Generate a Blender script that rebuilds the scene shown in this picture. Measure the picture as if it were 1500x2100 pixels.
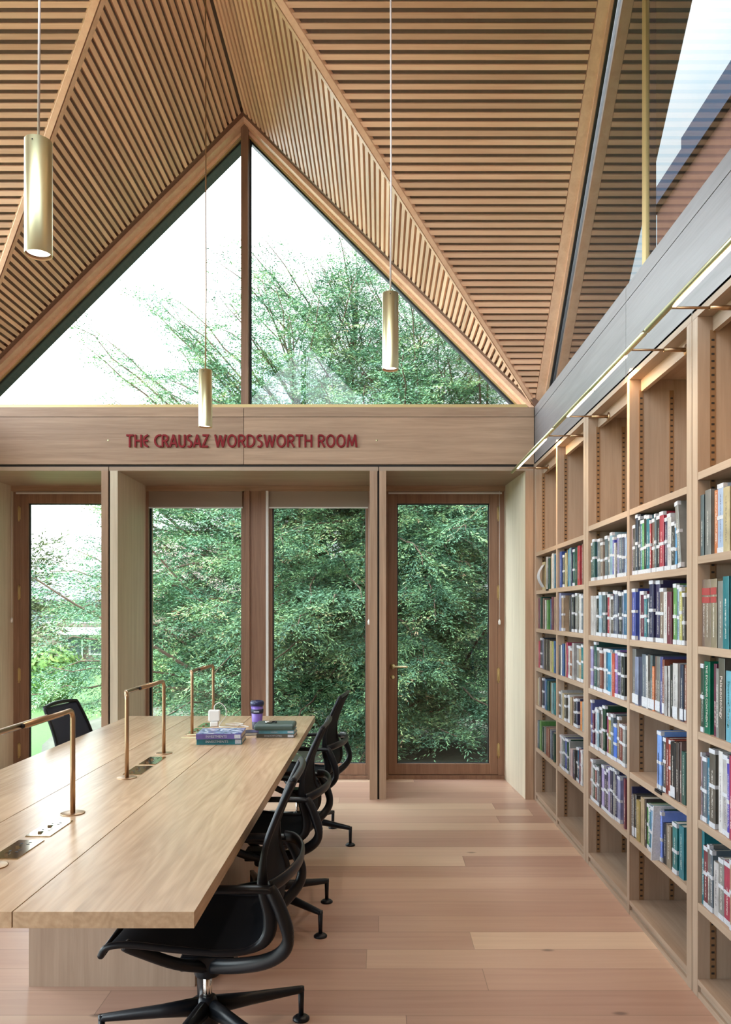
import bpy, bmesh, math, random
import numpy as np
from mathutils import Vector, Matrix
random.seed(7)
rng = np.random.default_rng(11)
S = bpy.context.scene
for o in list(bpy.data.objects):
    bpy.data.objects.remove(o)
PI = math.pi
F = 1610.0
CAMZ = 1.4

# ------------------------------------------------------------------ camera
cam = bpy.data.cameras.new('camera')
camo = bpy.data.objects.new('camera', cam)
S.collection.objects.link(camo)
camo.location = (0, 0, CAMZ)
camo.rotation_euler = (PI / 2, 0, 0)
cam.sensor_fit = 'VERTICAL'
cam.sensor_height = 36
cam.sensor_width = 36 * 1500 / 2100
cam.lens = 36 * F / 2100
cam.shift_x = -29 / 2100
cam.shift_y = 204 / 2100
cam.clip_start = 0.05
cam.clip_end = 300
S.camera = camo

# ------------------------------------------------------------------ view
S.view_settings.view_transform = 'Standard'
S.view_settings.look = 'None'
S.view_settings.gamma = 1
S.view_settings.exposure = 0.08
S.view_settings.use_curve_mapping = False

# ------------------------------------------------------------------ sky
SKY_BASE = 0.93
SKY_FILL_GLOW = 15.0  # added sky lobe up left, out of view, to brighten the room
w = bpy.data.worlds.new('sky')
S.world = w
w.use_nodes = True
nt = w.node_tree
nt.nodes.clear()
out = nt.nodes.new('ShaderNodeOutputWorld')
bg = nt.nodes.new('ShaderNodeBackground')
tc = nt.nodes.new('ShaderNodeTexCoord')
noi = nt.nodes.new('ShaderNodeTexNoise')
noi.inputs['Scale'].default_value = 3.2
noi.inputs['Detail'].default_value = 6
noi.inputs['Roughness'].default_value = 0.5
nt.links.new(tc.outputs['Generated'], noi.inputs['Vector'])
rmp = nt.nodes.new('ShaderNodeValToRGB')
rmp.color_ramp.elements[0].position = 0.36
rmp.color_ramp.elements[0].color = (0.62, 0.86, 0.98, 1)
rmp.color_ramp.elements[1].position = 0.50
rmp.color_ramp.elements[1].color = (0.91, 0.965, 1.0, 1)
nt.links.new(noi.outputs['Fac'], rmp.inputs['Fac'])
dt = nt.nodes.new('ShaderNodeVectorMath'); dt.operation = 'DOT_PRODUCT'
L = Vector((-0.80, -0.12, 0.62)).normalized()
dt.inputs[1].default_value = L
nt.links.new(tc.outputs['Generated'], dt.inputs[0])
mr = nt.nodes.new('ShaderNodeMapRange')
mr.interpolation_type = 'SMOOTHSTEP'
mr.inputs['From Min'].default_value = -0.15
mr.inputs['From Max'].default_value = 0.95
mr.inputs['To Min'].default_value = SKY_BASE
mr.inputs['To Max'].default_value = SKY_FILL_GLOW
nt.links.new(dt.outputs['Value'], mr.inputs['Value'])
nt.links.new(rmp.outputs['Color'], bg.inputs['Color'])
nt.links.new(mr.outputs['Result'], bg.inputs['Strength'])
nt.links.new(bg.outputs[0], out.inputs[0])


def portal(loc, rot, sx, sy):
    l = bpy.data.lights.new('daylight_portal', 'AREA')
    l.shape = 'RECTANGLE'; l.size = sx; l.size_y = sy
    l.cycles.is_portal = True
    o = bpy.data.objects.new('daylight_portal', l)
    S.collection.objects.link(o)
    o.location = loc; o.rotation_euler = rot
    return o


# ------------------------------------------------------------------ materials
def newmat(name):
    m = bpy.data.materials.new(name)
    m.use_nodes = True
    n = m.node_tree
    b = n.nodes['Principled BSDF']
    return m, n, b


def plain(name, col, rough=0.5, metal=0.0, spec=None, emit=None, es=1.0, noise=0.0, nscale=40):
    m, n, b = newmat(name)
    b.inputs['Base Color'].default_value = (*col, 1)
    b.inputs['Roughness'].default_value = rough
    b.inputs['Metallic'].default_value = metal
    if spec is not None:
        b.inputs['Specular IOR Level'].default_value = spec
    if emit:
        b.inputs['Emission Color'].default_value = (*emit, 1)
        b.inputs['Emission Strength'].default_value = es
    if noise > 0:
        t = n.nodes.new('ShaderNodeTexCoord')
        x = n.nodes.new('ShaderNodeTexNoise')
        x.inputs['Scale'].default_value = nscale
        x.inputs['Detail'].default_value = 5
        n.links.new(t.outputs['Object'], x.inputs['Vector'])
        r = n.nodes.new('ShaderNodeMapRange')
        r.inputs['To Min'].default_value = 1 - noise
        r.inputs['To Max'].default_value = 1 + noise
        n.links.new(x.outputs['Fac'], r.inputs['Value'])
        h = n.nodes.new('ShaderNodeHueSaturation')
        h.inputs['Color'].default_value = (*col, 1)
        n.links.new(r.outputs[0], h.inputs['Value'])
        n.links.new(h.outputs[0], b.inputs['Base Color'])
    return m


def wood(name, ca, cb, axis='X', rough=0.5, tonevar=0.12, grain=1.0, bump=0.02, spec=0.4, cathedral=0.0):
    """oak: long fibres along one axis, each board (face attribute v) its own tone"""
    m, n, b = newmat(name)
    N = n.nodes; K = n.links
    t = N.new('ShaderNodeTexCoord')
    at = N.new('ShaderNodeAttribute'); at.attribute_name = 'v'
    off = N.new('ShaderNodeVectorMath'); off.operation = 'MULTIPLY_ADD'
    off.inputs[1].default_value = (13.7, 9.1, 17.3)
    K.new(at.outputs['Fac'], off.inputs[0])
    K.new(t.outputs['Object'], off.inputs[2])
    mp = N.new('ShaderNodeMapping')
    sc = {'X': (1.2, 26, 26), 'Y': (26, 1.2, 26), 'Z': (26, 26, 1.2), 'D': (14, 14, 14)}[axis]
    mp.inputs['Scale'].default_value = sc
    K.new(off.outputs[0], mp.inputs['Vector'])
    n1 = N.new('ShaderNodeTexNoise')
    n1.inputs['Scale'].default_value = grain
    n1.inputs['Detail'].default_value = 5
    n1.inputs['Roughness'].default_value = 0.6
    n1.inputs['Distortion'].default_value = 0.6
    K.new(mp.outputs[0], n1.inputs['Vector'])
    mp2 = N.new('ShaderNodeMapping')
    mp2.inputs['Scale'].default_value = tuple(q * 5 for q in sc)
    K.new(off.outputs[0], mp2.inputs['Vector'])
    n2 = N.new('ShaderNodeTexNoise')
    n2.inputs['Scale'].default_value = 1.0
    n2.inputs['Detail'].default_value = 3
    K.new(mp2.outputs[0], n2.inputs['Vector'])
    add = N.new('ShaderNodeMath'); add.operation = 'MULTIPLY_ADD'
    add.inputs[1].default_value = 0.35
    K.new(n2.outputs['Fac'], add.inputs[0]); K.new(n1.outputs['Fac'], add.inputs[2])
    last = add.outputs[0]
    if cathedral > 0:
        mp3 = N.new('ShaderNodeMapping')
        mp3.inputs['Scale'].default_value = {'X': (0.9, 7, 7), 'Y': (7, 0.9, 7), 'Z': (7, 7, .9), 'D': (5, 5, 5)}[axis]
        K.new(off.outputs[0], mp3.inputs['Vector'])
        n3 = N.new('ShaderNodeTexNoise'); n3.inputs['Scale'].default_value = 1.0; n3.inputs['Detail'].default_value = 1.5
        K.new(mp3.outputs[0], n3.inputs['Vector'])
        s1 = N.new('ShaderNodeMath'); s1.operation = 'MULTIPLY'; s1.inputs[1].default_value = 95
        K.new(n3.outputs['Fac'], s1.inputs[0])
        s2 = N.new('ShaderNodeMath'); s2.operation = 'SINE'
        K.new(s1.outputs[0], s2.inputs[0])
        s3 = N.new('ShaderNodeMath'); s3.operation = 'MULTIPLY_ADD'; s3.inputs[1].default_value = cathedral
        K.new(s2.outputs[0], s3.inputs[0]); K.new(last, s3.inputs[2])
        last = s3.outputs[0]
    r = N.new('ShaderNodeValToRGB')
    r.color_ramp.elements[0].position = 0.42; r.color_ramp.elements[0].color = (*ca, 1)
    r.color_ramp.elements[1].position = 0.92; r.color_ramp.elements[1].color = (*cb, 1)
    K.new(last, r.inputs['Fac'])
    tone = N.new('ShaderNodeMapRange')
    tone.inputs['To Min'].default_value = 1 - tonevar
    tone.inputs['To Max'].default_value = 1 + tonevar
    K.new(at.outputs['Fac'], tone.inputs['Value'])
    h = N.new('ShaderNodeHueSaturation')
    K.new(tone.outputs[0], h.inputs['Value'])
    K.new(r.outputs['Color'], h.inputs['Color'])
    K.new(h.outputs[0], b.inputs['Base Color'])
    b.inputs['Roughness'].default_value = rough
    b.inputs['Specular IOR Level'].default_value = spec
    if bump > 0:
        bp = N.new('ShaderNodeBump'); bp.inputs['Strength'].default_value = bump * 10
        bp.inputs['Distance'].default_value = 0.002
        K.new(last, bp.inputs['Height']); K.new(bp.outputs[0], b.inputs['Normal'])
    return m


OAKD = ((0.270, 0.166, 0.106), (0.425, 0.280, 0.186))
OAKC = ((0.76, 0.455, 0.295), (0.93, 0.625, 0.435))
OAKP = ((0.285, 0.198, 0.140), (0.395, 0.290, 0.212))
OAKR = ((0.52, 0.435, 0.325), (0.68, 0.595, 0.46))
M = {}
for ax in 'XYZD':
    M['oak' + ax] = wood('oak_panel_' + ax, *OAKD, axis=ax, tonevar=0.10, bump=0.008)
    M['slat' + ax] = wood('oak_slat_' + ax, *OAKC, axis=ax, tonevar=0.16, rough=0.42)
    M['shelf' + ax] = wood('oak_shelf_' + ax, *OAKP, axis=ax, tonevar=0.07)
M['litreveal'] = wood('oak_reveal_painted_lit', *OAKR, axis='Z', tonevar=0.05)  # same oak made paler: bright window light painted into the colour
M['skylitoak'] = wood('oak_beam_painted_skylight', (0.130, 0.120, 0.128), (0.20, 0.188, 0.200), axis='Y', tonevar=0.06, rough=0.38, spec=0.5)  # beam oak greyed and blued: cool window light painted into the colour
M['table'] = wood('table_oak', (0.42, 0.28, 0.17), (0.60, 0.43, 0.28), axis='Y', tonevar=0.10, rough=0.27, spec=0.6, bump=0.012, cathedral=0.07)
M['frame'] = wood('window_frame_wood', (0.205, 0.112, 0.072), (0.33, 0.195, 0.128), axis='Z', tonevar=0.06)
M['backing'] = plain('ceiling_backing', (0.31, 0.225, 0.185), 0.9, noise=0.15)
M['ribbon'] = plain('brown_board', (0.17, 0.085, 0.055), 0.6, noise=0.1)
M['brass'] = plain('brushed_brass', (0.72, 0.70, 0.44), 0.36, 1.0)
M['bronze'] = plain('bronze_tube', (0.42, 0.28, 0.17), 0.35, 1.0)
M['gold'] = plain('gold_anodised', (0.55, 0.42, 0.20), 0.45, 0.6)
M['goldwood'] = plain('gold_lit_sill', (0.62, 0.42, 0.20), 0.5)
M['chrome'] = plain('polished_steel', (0.62, 0.60, 0.56), 0.08, 1.0)
M['plate'] = plain('mirror_brass_plate', (0.62, 0.56, 0.42), 0.10, 1.0)
M['black'] = plain('black_plastic', (0.006, 0.007, 0.010), 0.38, spec=0.3)
M['gasket'] = plain('black_gasket', (0.012, 0.014, 0.018), 0.5)
M['mesh'] = plain('black_mesh_fabric', (0.005, 0.006, 0.010), 0.75, spec=0.12, noise=0.3, nscale=300)
M['navy'] = plain('mesh_painted_navy_light', (0.018, 0.024, 0.045), 0.8, noise=0.2, nscale=300)  # black chair fabric tinted navy, the lighting painted into its colour
M['soffit'] = plain('dark_soffit', (0.06, 0.062, 0.075), 0.6, noise=0.3, nscale=20)
M['red'] = plain('red_letter', (0.20, 0.012, 0.016), 0.6, spec=0.2)
M['white'] = plain('white_plastic', (0.75, 0.75, 0.75), 0.4)
M['blind'] = plain('taupe_blind_fabric', (0.30, 0.245, 0.20), 0.85, noise=0.05, nscale=200)
M['paper'] = plain('white_paper', (0.46, 0.47, 0.51), 0.5, noise=0.35, nscale=160)
M['pages'] = plain('page_block', (0.58, 0.52, 0.44), 0.8, noise=0.12, nscale=90)
M['led'] = plain('led_strip', (1, 1, 1), 0.5, emit=(1.0, 0.80, 0.55), es=9.0)
M['bulb'] = plain('lamp_glow', (1, 1, 1), 0.5, emit=(1.0, 0.88, 0.78), es=3.0)
M['standard'] = plain('brown_metal_standard', (0.30, 0.175, 0.09), 0.45, 0.5)
M['bronzehole'] = plain('slot_dark', (0.02, 0.014, 0.01), 0.7)
M['cordw'] = plain('pale_cord', (0.55, 0.47, 0.44), 0.7)


def glassmat(name, k, tint=(1, 1, 1)):
    m = bpy.data.materials.new(name); m.use_nodes = True
    n = m.node_tree; n.nodes.clear()
    o = n.nodes.new('ShaderNodeOutputMaterial')
    mx = n.nodes.new('ShaderNodeMixShader')
    tr = n.nodes.new('ShaderNodeBsdfTransparent'); tr.inputs[0].default_value = (*tint, 1)
    gl = n.nodes.new('ShaderNodeBsdfGlossy'); gl.inputs['Roughness'].default_value = 0.0
    ge = n.nodes.new('ShaderNodeNewGeometry')
    dp = n.nodes.new('ShaderNodeVectorMath'); dp.operation = 'DOT_PRODUCT'
    n.links.new(ge.outputs['Normal'], dp.inputs[0]); n.links.new(ge.outputs['Incoming'], dp.inputs[1])
    ab = n.nodes.new('ShaderNodeMath'); ab.operation = 'ABSOLUTE'; n.links.new(dp.outputs['Value'], ab.inputs[0])
    om = n.nodes.new('ShaderNodeMath'); om.operation = 'SUBTRACT'; om.inputs[0].default_value = 1.0; n.links.new(ab.outputs[0], om.inputs[1])
    pw = n.nodes.new('ShaderNodeMath'); pw.operation = 'POWER'; pw.inputs[1].default_value = 5.0; n.links.new(om.outputs[0], pw.inputs[0])
    fr = n.nodes.new('ShaderNodeMath'); fr.operation = 'MULTIPLY_ADD'; fr.inputs[1].default_value = 0.96; fr.inputs[2].default_value = 0.04
    n.links.new(pw.outputs[0], fr.inputs[0])
    mu = n.nodes.new('ShaderNodeMath'); mu.operation = 'MULTIPLY'; mu.inputs[1].default_value = k
    mu.use_clamp = True
    n.links.new(fr.outputs[0], mu.inputs[0]); n.links.new(mu.outputs[0], mx.inputs[0])
    n.links.new(tr.outputs[0], mx.inputs[1]); n.links.new(gl.outputs[0], mx.inputs[2])
    n.links.new(mx.outputs[0], o.inputs[0])
    return m


M['glass'] = glassmat('window_glass', 1.0, (0.96, 0.99, 0.985))
M['glassup'] = glassmat('clerestory_glass', 2.0, (0.97, 0.99, 1.0))


def floormat():
    m, n, b = newmat('oak_floor_boards')
    N = n.nodes; K = n.links
    t = N.new('ShaderNodeTexCoord')
    sp = N.new('ShaderNodeSeparateXYZ'); K.new(t.outputs['Object'], sp.inputs[0])

    def mth(op, a, bb=None, cc=None):
        x = N.new('ShaderNodeMath'); x.operation = op
        for i, v in enumerate((a, bb, cc)):
            if v is None: continue
            if isinstance(v, (int, float)): x.inputs[i].default_value = v
            else: K.new(v, x.inputs[i])
        return x.outputs[0]
    yr = mth('MULTIPLY_ADD', sp.outputs['Y'], 1 / 0.177, 0.62)
    row = mth('FLOOR', yr)
    wn = N.new('ShaderNodeTexWhiteNoise'); wn.noise_dimensions = '1D'; K.new(row, wn.inputs['W'])
    xr = mth('MULTIPLY_ADD', sp.outputs['X'], 1 / 2.3, 10)
    xs = mth('ADD', xr, wn.outputs['Value'])
    col = mth('FLOOR', xs)
    idv = mth('MULTIPLY_ADD', row, 7.31, col)
    w2 = N.new('ShaderNodeTexWhiteNoise'); w2.noise_dimensions = '1D'; K.new(idv, w2.inputs['W'])
    # grain
    cmb = N.new('ShaderNodeCombineXYZ')
    K.new(mth('MULTIPLY_ADD', idv, 3.7, mth('MULTIPLY', sp.outputs['X'], 1.3)), cmb.inputs[0])
    K.new(mth('MULTIPLY', sp.outputs['Y'], 26), cmb.inputs[1])
    n1 = N.new('ShaderNodeTexNoise'); n1.inputs['Scale'].default_value = 1; n1.inputs['Detail'].default_value = 5
    n1.inputs['Distortion'].default_value = 0.8
    K.new(cmb.outputs[0], n1.inputs['Vector'])
    ra = N.new('ShaderNodeValToRGB')
    e = ra.color_ramp.elements
    e[0].position = 0.0; e[0].color = (0.33, 0.19, 0.145, 1)
    e[1].position = 1.0; e[1].color = (0.62, 0.46, 0.33, 1)
    k = ra.color_ramp.elements.new(0.45); k.color = (0.47, 0.305, 0.225, 1)
    mixv = mth('MULTIPLY_ADD', n1.outputs['Fac'], 0.45, mth('MULTIPLY_ADD', w2.outputs['Value'], 0.75, -0.10))
    K.new(mixv, ra.inputs['Fac'])
    # knots
    vo = N.new('ShaderNodeTexVoronoi'); vo.inputs['Scale'].default_value = 1.0
    mpk = N.new('ShaderNodeMapping'); mpk.inputs['Scale'].default_value = (1.6, 3.4, 1)
    K.new(t.outputs['Object'], mpk.inputs['Vector']); K.new(mpk.outputs[0], vo.inputs['Vector'])
    kn = N.new('ShaderNodeMapRange'); kn.interpolation_type = 'SMOOTHSTEP'
    kn.inputs['From Min'].default_value = 0.015; kn.inputs['From Max'].default_value = 0.06
    kn.inputs['To Min'].default_value = 0.45; kn.inputs['To Max'].default_value = 1
    K.new(vo.outputs['Distance'], kn.inputs['Value'])
    fy = mth('FRACT', yr)
    g1 = mth('LESS_THAN', mth('MINIMUM', fy, mth('SUBTRACT', 1.0, fy)), 0.009)
    fx = mth('FRACT', xs)
    g2 = mth('LESS_THAN', fx, 0.0012)
    g = mth('MAXIMUM', g1, g2)
    dark = mth('MULTIPLY', kn.outputs[0], mth('MULTIPLY_ADD', g, -0.42, 1.0))
    h = N.new('ShaderNodeHueSaturation'); K.new(dark, h.inputs['Value']); K.new(ra.outputs['Color'], h.inputs['Color'])
    K.new(h.outputs[0], b.inputs['Base Color'])
    b.inputs['Roughness'].default_value = 0.36
    b.inputs['Specular IOR Level'].default_value = 0.5
    bp = N.new('ShaderNodeBump'); bp.inputs['Strength'].default_value = 0.25; bp.inputs['Distance'].default_value = 0.001
    K.new(mth('MULTIPLY_ADD', g, -1.0, n1.outputs['Fac']), bp.inputs['Height']); K.new(bp.outputs[0], b.inputs['Normal'])
    return m


M['floor'] = floormat()


# ------------------------------------------------------------------ mesh builder
class MB:
    def __init__(s, T=None):
        s.v = []; s.f = []; s.t = []; s.mi = []; s.T = T; s.sm = []

    def _add(s, vs, fs, tone=None, mi=0, smooth=False):
        if tone is None: tone = random.random()
        b = len(s.v)
        for p in vs:
            s.v.append(s.T(p) if s.T else tuple(p))
        for f in fs:
            s.f.append([b + i for i in f]); s.t.append(tone); s.mi.append(mi); s.sm.append(smooth)
        return s

    def box(s, x0, x1, y0, y1, z0, z1, tone=None, mi=0):
        if x0 > x1: x0, x1 = x1, x0
        if y0 > y1: y0, y1 = y1, y0
        if z0 > z1: z0, z1 = z1, z0
        vs = [(x0, y0, z0), (x1, y0, z0), (x1, y1, z0), (x0, y1, z0), (x0, y0, z1), (x1, y0, z1), (x1, y1, z1), (x0, y1, z1)]
        fs = [(0, 3, 2, 1), (4, 5, 6, 7), (0, 1, 5, 4), (1, 2, 6, 5), (2, 3, 7, 6), (3, 0, 4, 7)]
        return s._add(vs, fs, tone, mi)

    def hexa(s, a, b, tone=None, mi=0):
        """two quads a,b (4 pts each) joined"""
        return s._add(list(a) + list(b), [(3, 2, 1, 0), (4, 5, 6, 7), (0, 1, 5, 4), (1, 2, 6, 5), (2, 3, 7, 6), (3, 0, 4, 7)], tone, mi)

    def prism(s, poly, off, tone=None, mi=0):
        n = len(poly); off = Vector(off)
        a = [Vector(p) for p in poly]; b = [p + off for p in a]
        fs = [tuple(range(n))[::-1], tuple(range(n, 2 * n))] + [(i, (i + 1) % n, n + (i + 1) % n, n + i) for i in range(n)]
        return s._add(a + b, fs, tone, mi)

    def lathe(s, prof, c=(0, 0, 0), n=24, axis='Z', tone=0.5, mi=0, smooth=True):
        vs = []; fs = []
        for (r, h) in prof:
            for k in range(n):
                a = 2 * PI * k / n
                p = (r * math.cos(a), r * math.sin(a), h)
                if axis == 'X': p = (h, r * math.cos(a), r * math.sin(a))
                if axis == 'Y': p = (r * math.cos(a), h, r * math.sin(a))
                vs.append((c[0] + p[0], c[1] + p[1], c[2] + p[2]))
        for i in range(len(prof) - 1):
            for k in range(n):
                k2 = (k + 1) % n
                fs.append((i * n + k, i * n + k2, (i + 1) * n + k2, (i + 1) * n + k))
        if prof[0][0] > 1e-6: fs.append(tuple(range(n))[::-1])
        if prof[-1][0] > 1e-6: fs.append(tuple(range((len(prof) - 1) * n, len(prof) * n)))
        return s._add(vs, fs, tone, mi, smooth)

    def tube(s, pts, r, n=10, ry=None, up=(0, 0, 1), tone=0.5, mi=0, smooth=True):
        """sweep; r (and ry) scalar or list; ellipse r sideways, ry along up"""
        P = [Vector(p) for p in pts]; m = len(P)
        R = r if isinstance(r, (list, tuple)) else [r] * m
        RY = R if ry is None else (ry if isinstance(ry, (list, tuple)) else [ry] * m)
        vs = []; fs = []; upv = Vector(up)
        for i in range(m):
            t = (P[min(i + 1, m - 1)] - P[max(i - 1, 0)]).normalized()
            sd = t.cross(upv)
            if sd.length < 1e-3: sd = t.cross(Vector((1, 0, 0)))
            sd.normalize(); u = sd.cross(t).normalized()
            if i and sd.dot(ps) < 0: sd = -sd; u = -u
            ps = sd
            for k in range(n):
                a = 2 * PI * k / n
                vs.append(P[i] + sd * (R[i] * math.cos(a)) + u * (RY[i] * math.sin(a)))
        for i in range(m - 1):
            for k in range(n):
                k2 = (k + 1) % n
                fs.append((i * n + k, i * n + k2, (i + 1) * n + k2, (i + 1) * n + k))
        fs.append(tuple(range(n))[::-1]); fs.append(tuple(range((m - 1) * n, m * n)))
        return s._add(vs, fs, tone, mi, smooth)

    def build(s, name, mat, parent=None, kind=None, bevel=0.0, loc=None):
        me = bpy.data.meshes.new(name)
        me.from_pydata([tuple(p) for p in s.v], [], s.f)
        mats = mat if isinstance(mat, (list, tuple)) else [mat]
        for m_ in mats: me.materials.append(m_)
        if s.f:
            me.polygons.foreach_set('material_index', s.mi)
            me.polygons.foreach_set('use_smooth', s.sm)
            at = me.attributes.new('v', 'FLOAT', 'FACE')
            at.data.foreach_set('value', s.t)
        me.update()
        bm = bmesh.new(); bm.from_mesh(me)
        bmesh.ops.recalc_face_normals(bm, faces=bm.faces)
        bm.to_mesh(me); bm.free()
        o = bpy.data.objects.new(name, me)
        S.collection.objects.link(o)
        if parent: o.parent = parent
        if loc: o.location = loc
        if kind: o['kind'] = kind
        if any(s.sm):
            pass
        if bevel > 0:
            b = o.modifiers.new('bevel', 'BEVEL'); b.width = bevel; b.segments = 2
            b.limit_method = 'ANGLE'; b.angle_limit = 0.9
        return o


def empty(name, loc=(0, 0, 0), rz=0.0, label=None, cat=None, group=None, kind=None):
    o = bpy.data.objects.new(name, None)
    S.collection.objects.link(o)
    o.location = loc; o.rotation_euler = (0, 0, rz)
    o.empty_display_size = 0.1
    tag(o, label, cat, group, kind)
    return o


def tag(o, label=None, cat=None, group=None, kind=None):
    if label: o['label'] = label
    if cat: o['category'] = cat
    if group: o['group'] = group
    if kind: o['kind'] = kind
    return o


def catmull(pts, k=6):
    P = [Vector(p) for p in pts]; out = []
    for i in range(len(P) - 1):
        p0 = P[max(i - 1, 0)]; p1 = P[i]; p2 = P[i + 1]; p3 = P[min(i + 2, len(P) - 1)]
        for j in range(k):
            t = j / k
            out.append(0.5 * ((2 * p1) + (p2 - p0) * t + (2 * p0 - 5 * p1 + 4 * p2 - p3) * t * t + (3 * p1 - p0 - 3 * p2 + p3) * t ** 3))
    out.append(P[-1])
    return out


def X_at(x, Y): return (x - 779) / F * Y
def Z_at(y, Y): return CAMZ + (1254 - y) / F * Y


# ------------------------------------------------------------------ room dimensions
HW = 2.165
CX = -1.012
YF = 5.84
CY = YF - HW
ZB = 2.92
XR = CX + HW      # 1.153
XL = CX - HW      # -3.177
YN = CY - HW      # 1.51
ZBB = 2.495       # underside of the beams
DW = 0.73         # depth of the window zone

# floor
MB().box(-4.2, 1.60, -2.4, YF + DW + 0.10, -0.12, 0.0).build('floor', M['floor'], kind='structure')

# ------------------------------------------------------------------ slatted cross gable ceiling
# gable-local coordinates: u across the gable, v outward, z up; mapped per side
MAPS = {
    'far': lambda p: (CX + p[0], CY + p[1], p[2]),
    'near': lambda p: (CX - p[0], CY - p[1], p[2]),
    'right': lambda p: (CX + p[1], CY - p[0], p[2]),
    'left': lambda p: (CX - p[1], CY + p[0], p[2]),
}
PITCH = 0.0326
r2 = math.sqrt(0.5)
SLATEND = HW - 0.055
OVER = {'far': 0.33, 'near': 0.33, 'right': 0.49, 'left': 0.49}
GAX = {'far': 'Y', 'near': 'Y', 'right': 'X', 'left': 'X'}
for side, T in MAPS.items():
    ax = GAX[side]
    for sg in (-1, 1):
        mb = MB(T)
        k = 0
        while True:
            a0 = 0.02 + k * PITCH          # distance below the ridge
            k += 1
            if a0 > HW - 0.035: break
            uc = a0 * sg; zc = ZB + HW - a0
            # slat: hw along slope, depth normal to slope (upwards)
            hwid = 0.0130; dep = 0.024
            sx, sz = sg * r2, -r2           # along slope, downwards
            nx, nz = sg * r2, r2            # outwards (up) normal
            v0 = a0 + 0.030; v1 = SLATEND if side == 'far' else HW - 0.004
            if v1 - v0 < 0.01: continue
            def quad(v):
                return [(uc + sx * hwid, v, zc + sz * hwid), (uc - sx * hwid, v, zc - sz * hwid),
                        (uc - sx * hwid + nx * dep, v, zc - sz * hwid + nz * dep), (uc + sx * hwid + nx * dep, v, zc + sz * hwid + nz * dep)]
            mb.hexa(quad(v0), quad(v1))
        mb.build('ceiling', M['slat' + ax], kind='structure')
        # backing slab (the roof build-up)
        mb = MB(T)
        o1 = 0.030; o2 = 0.16
        def pl(u, v, o): return (u * sg, v, ZB + HW - u + o / r2)
        e = 0.0
        ue = HW + 0.02
        poly = [pl(0, 0, o1), pl(ue, ue, o1), pl(ue, HW + 0.02, o1), pl(0, HW + 0.02, o1)]
        poly2 = [pl(0, 0, o2), pl(ue, ue, o2), pl(ue, HW + 0.02, o2), pl(0, HW + 0.02, o2)]
        mb.hexa(poly, poly2)
        mb.build('ceiling', M['backing'], kind='structure')
        # verge overhang outside
        mb = MB(T)
        def vq(v, o): return [pl(-0.0, v, o), pl(HW + 0.06, v, o), pl(HW + 0.06, v, o + 0.16), pl(0.0, v, o + 0.16)]
        mb.hexa(vq(HW + 0.125, -0.02), vq(HW + OVER[side], -0.02))
        mb.build('roof_overhang', M['soffit'], kind='structure')
    # rake boards at the wall
    for sg in (-1, 1):
        def rp(a, inset, v):  # a distance below ridge along z, inset normal (down/in)
            return (sg * (a), v, ZB + HW - a - inset / r2)
        def rake(mb, i0, i1, v0, v1):
            A = [(0.0, v0, ZB + HW - i0 / r2), (sg * (HW - 0.0), v0, ZB - i0 / r2), (sg * HW, v0, ZB - i1 / r2), (0, v0, ZB + HW - i1 / r2)]
            # clip the lower end on the sill plane
            A = [(0.0, v0, ZB + HW - i0 / r2), (sg * (HW - i0 / r2), v0, ZB), (sg * (HW - i1 / r2), v0, ZB), (0, v0, ZB + HW - i1 / r2)]
            B = [(p[0], v1, p[2]) for p in A]
            mb.hexa(A, B)
        if side == 'far':
            mb = MB(T); rake(mb, -0.035, 0.0, SLATEND, HW + 0.0); mb.build('trim_1', M['ribbon'], kind='structure')
        mb = MB(T); rake(mb, -0.02, 0.028 if side == 'far' else 0.006, HW, HW + (0.075 if side == 'far' else 0.06)); rake(mb, -0.02, 0.046 if side == 'far' else 0.02, HW + (0.075 if side == 'far' else 0.06), HW + (0.105 if side == 'far' else 0.082)); mb.build('trim_2', M['slatD'], kind='structure')
    # valley boards
    for sg in (-1, 1):
        for (f0, f1) in ((0.005, 0.050),):
            mb = MB(T)
            t = -0.008; t2 = 0.020
            def vp(a, f, o): return (sg * a, min(a + f, HW), ZB + HW - a + o / r2)
            A = [vp(0.0, f0, t), vp(HW - 0.03, f0, t), vp(HW - 0.03, f1, t), vp(0.0, f1, t)]
            B = [vp(0.0, f0, t2), vp(HW - 0.03, f0, t2), vp(HW - 0.03, f1, t2), vp(0.0, f1, t2)]
            mb.hexa(A, B)
            mb.build('trim_3', M['slatD'], kind='structure')

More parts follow.
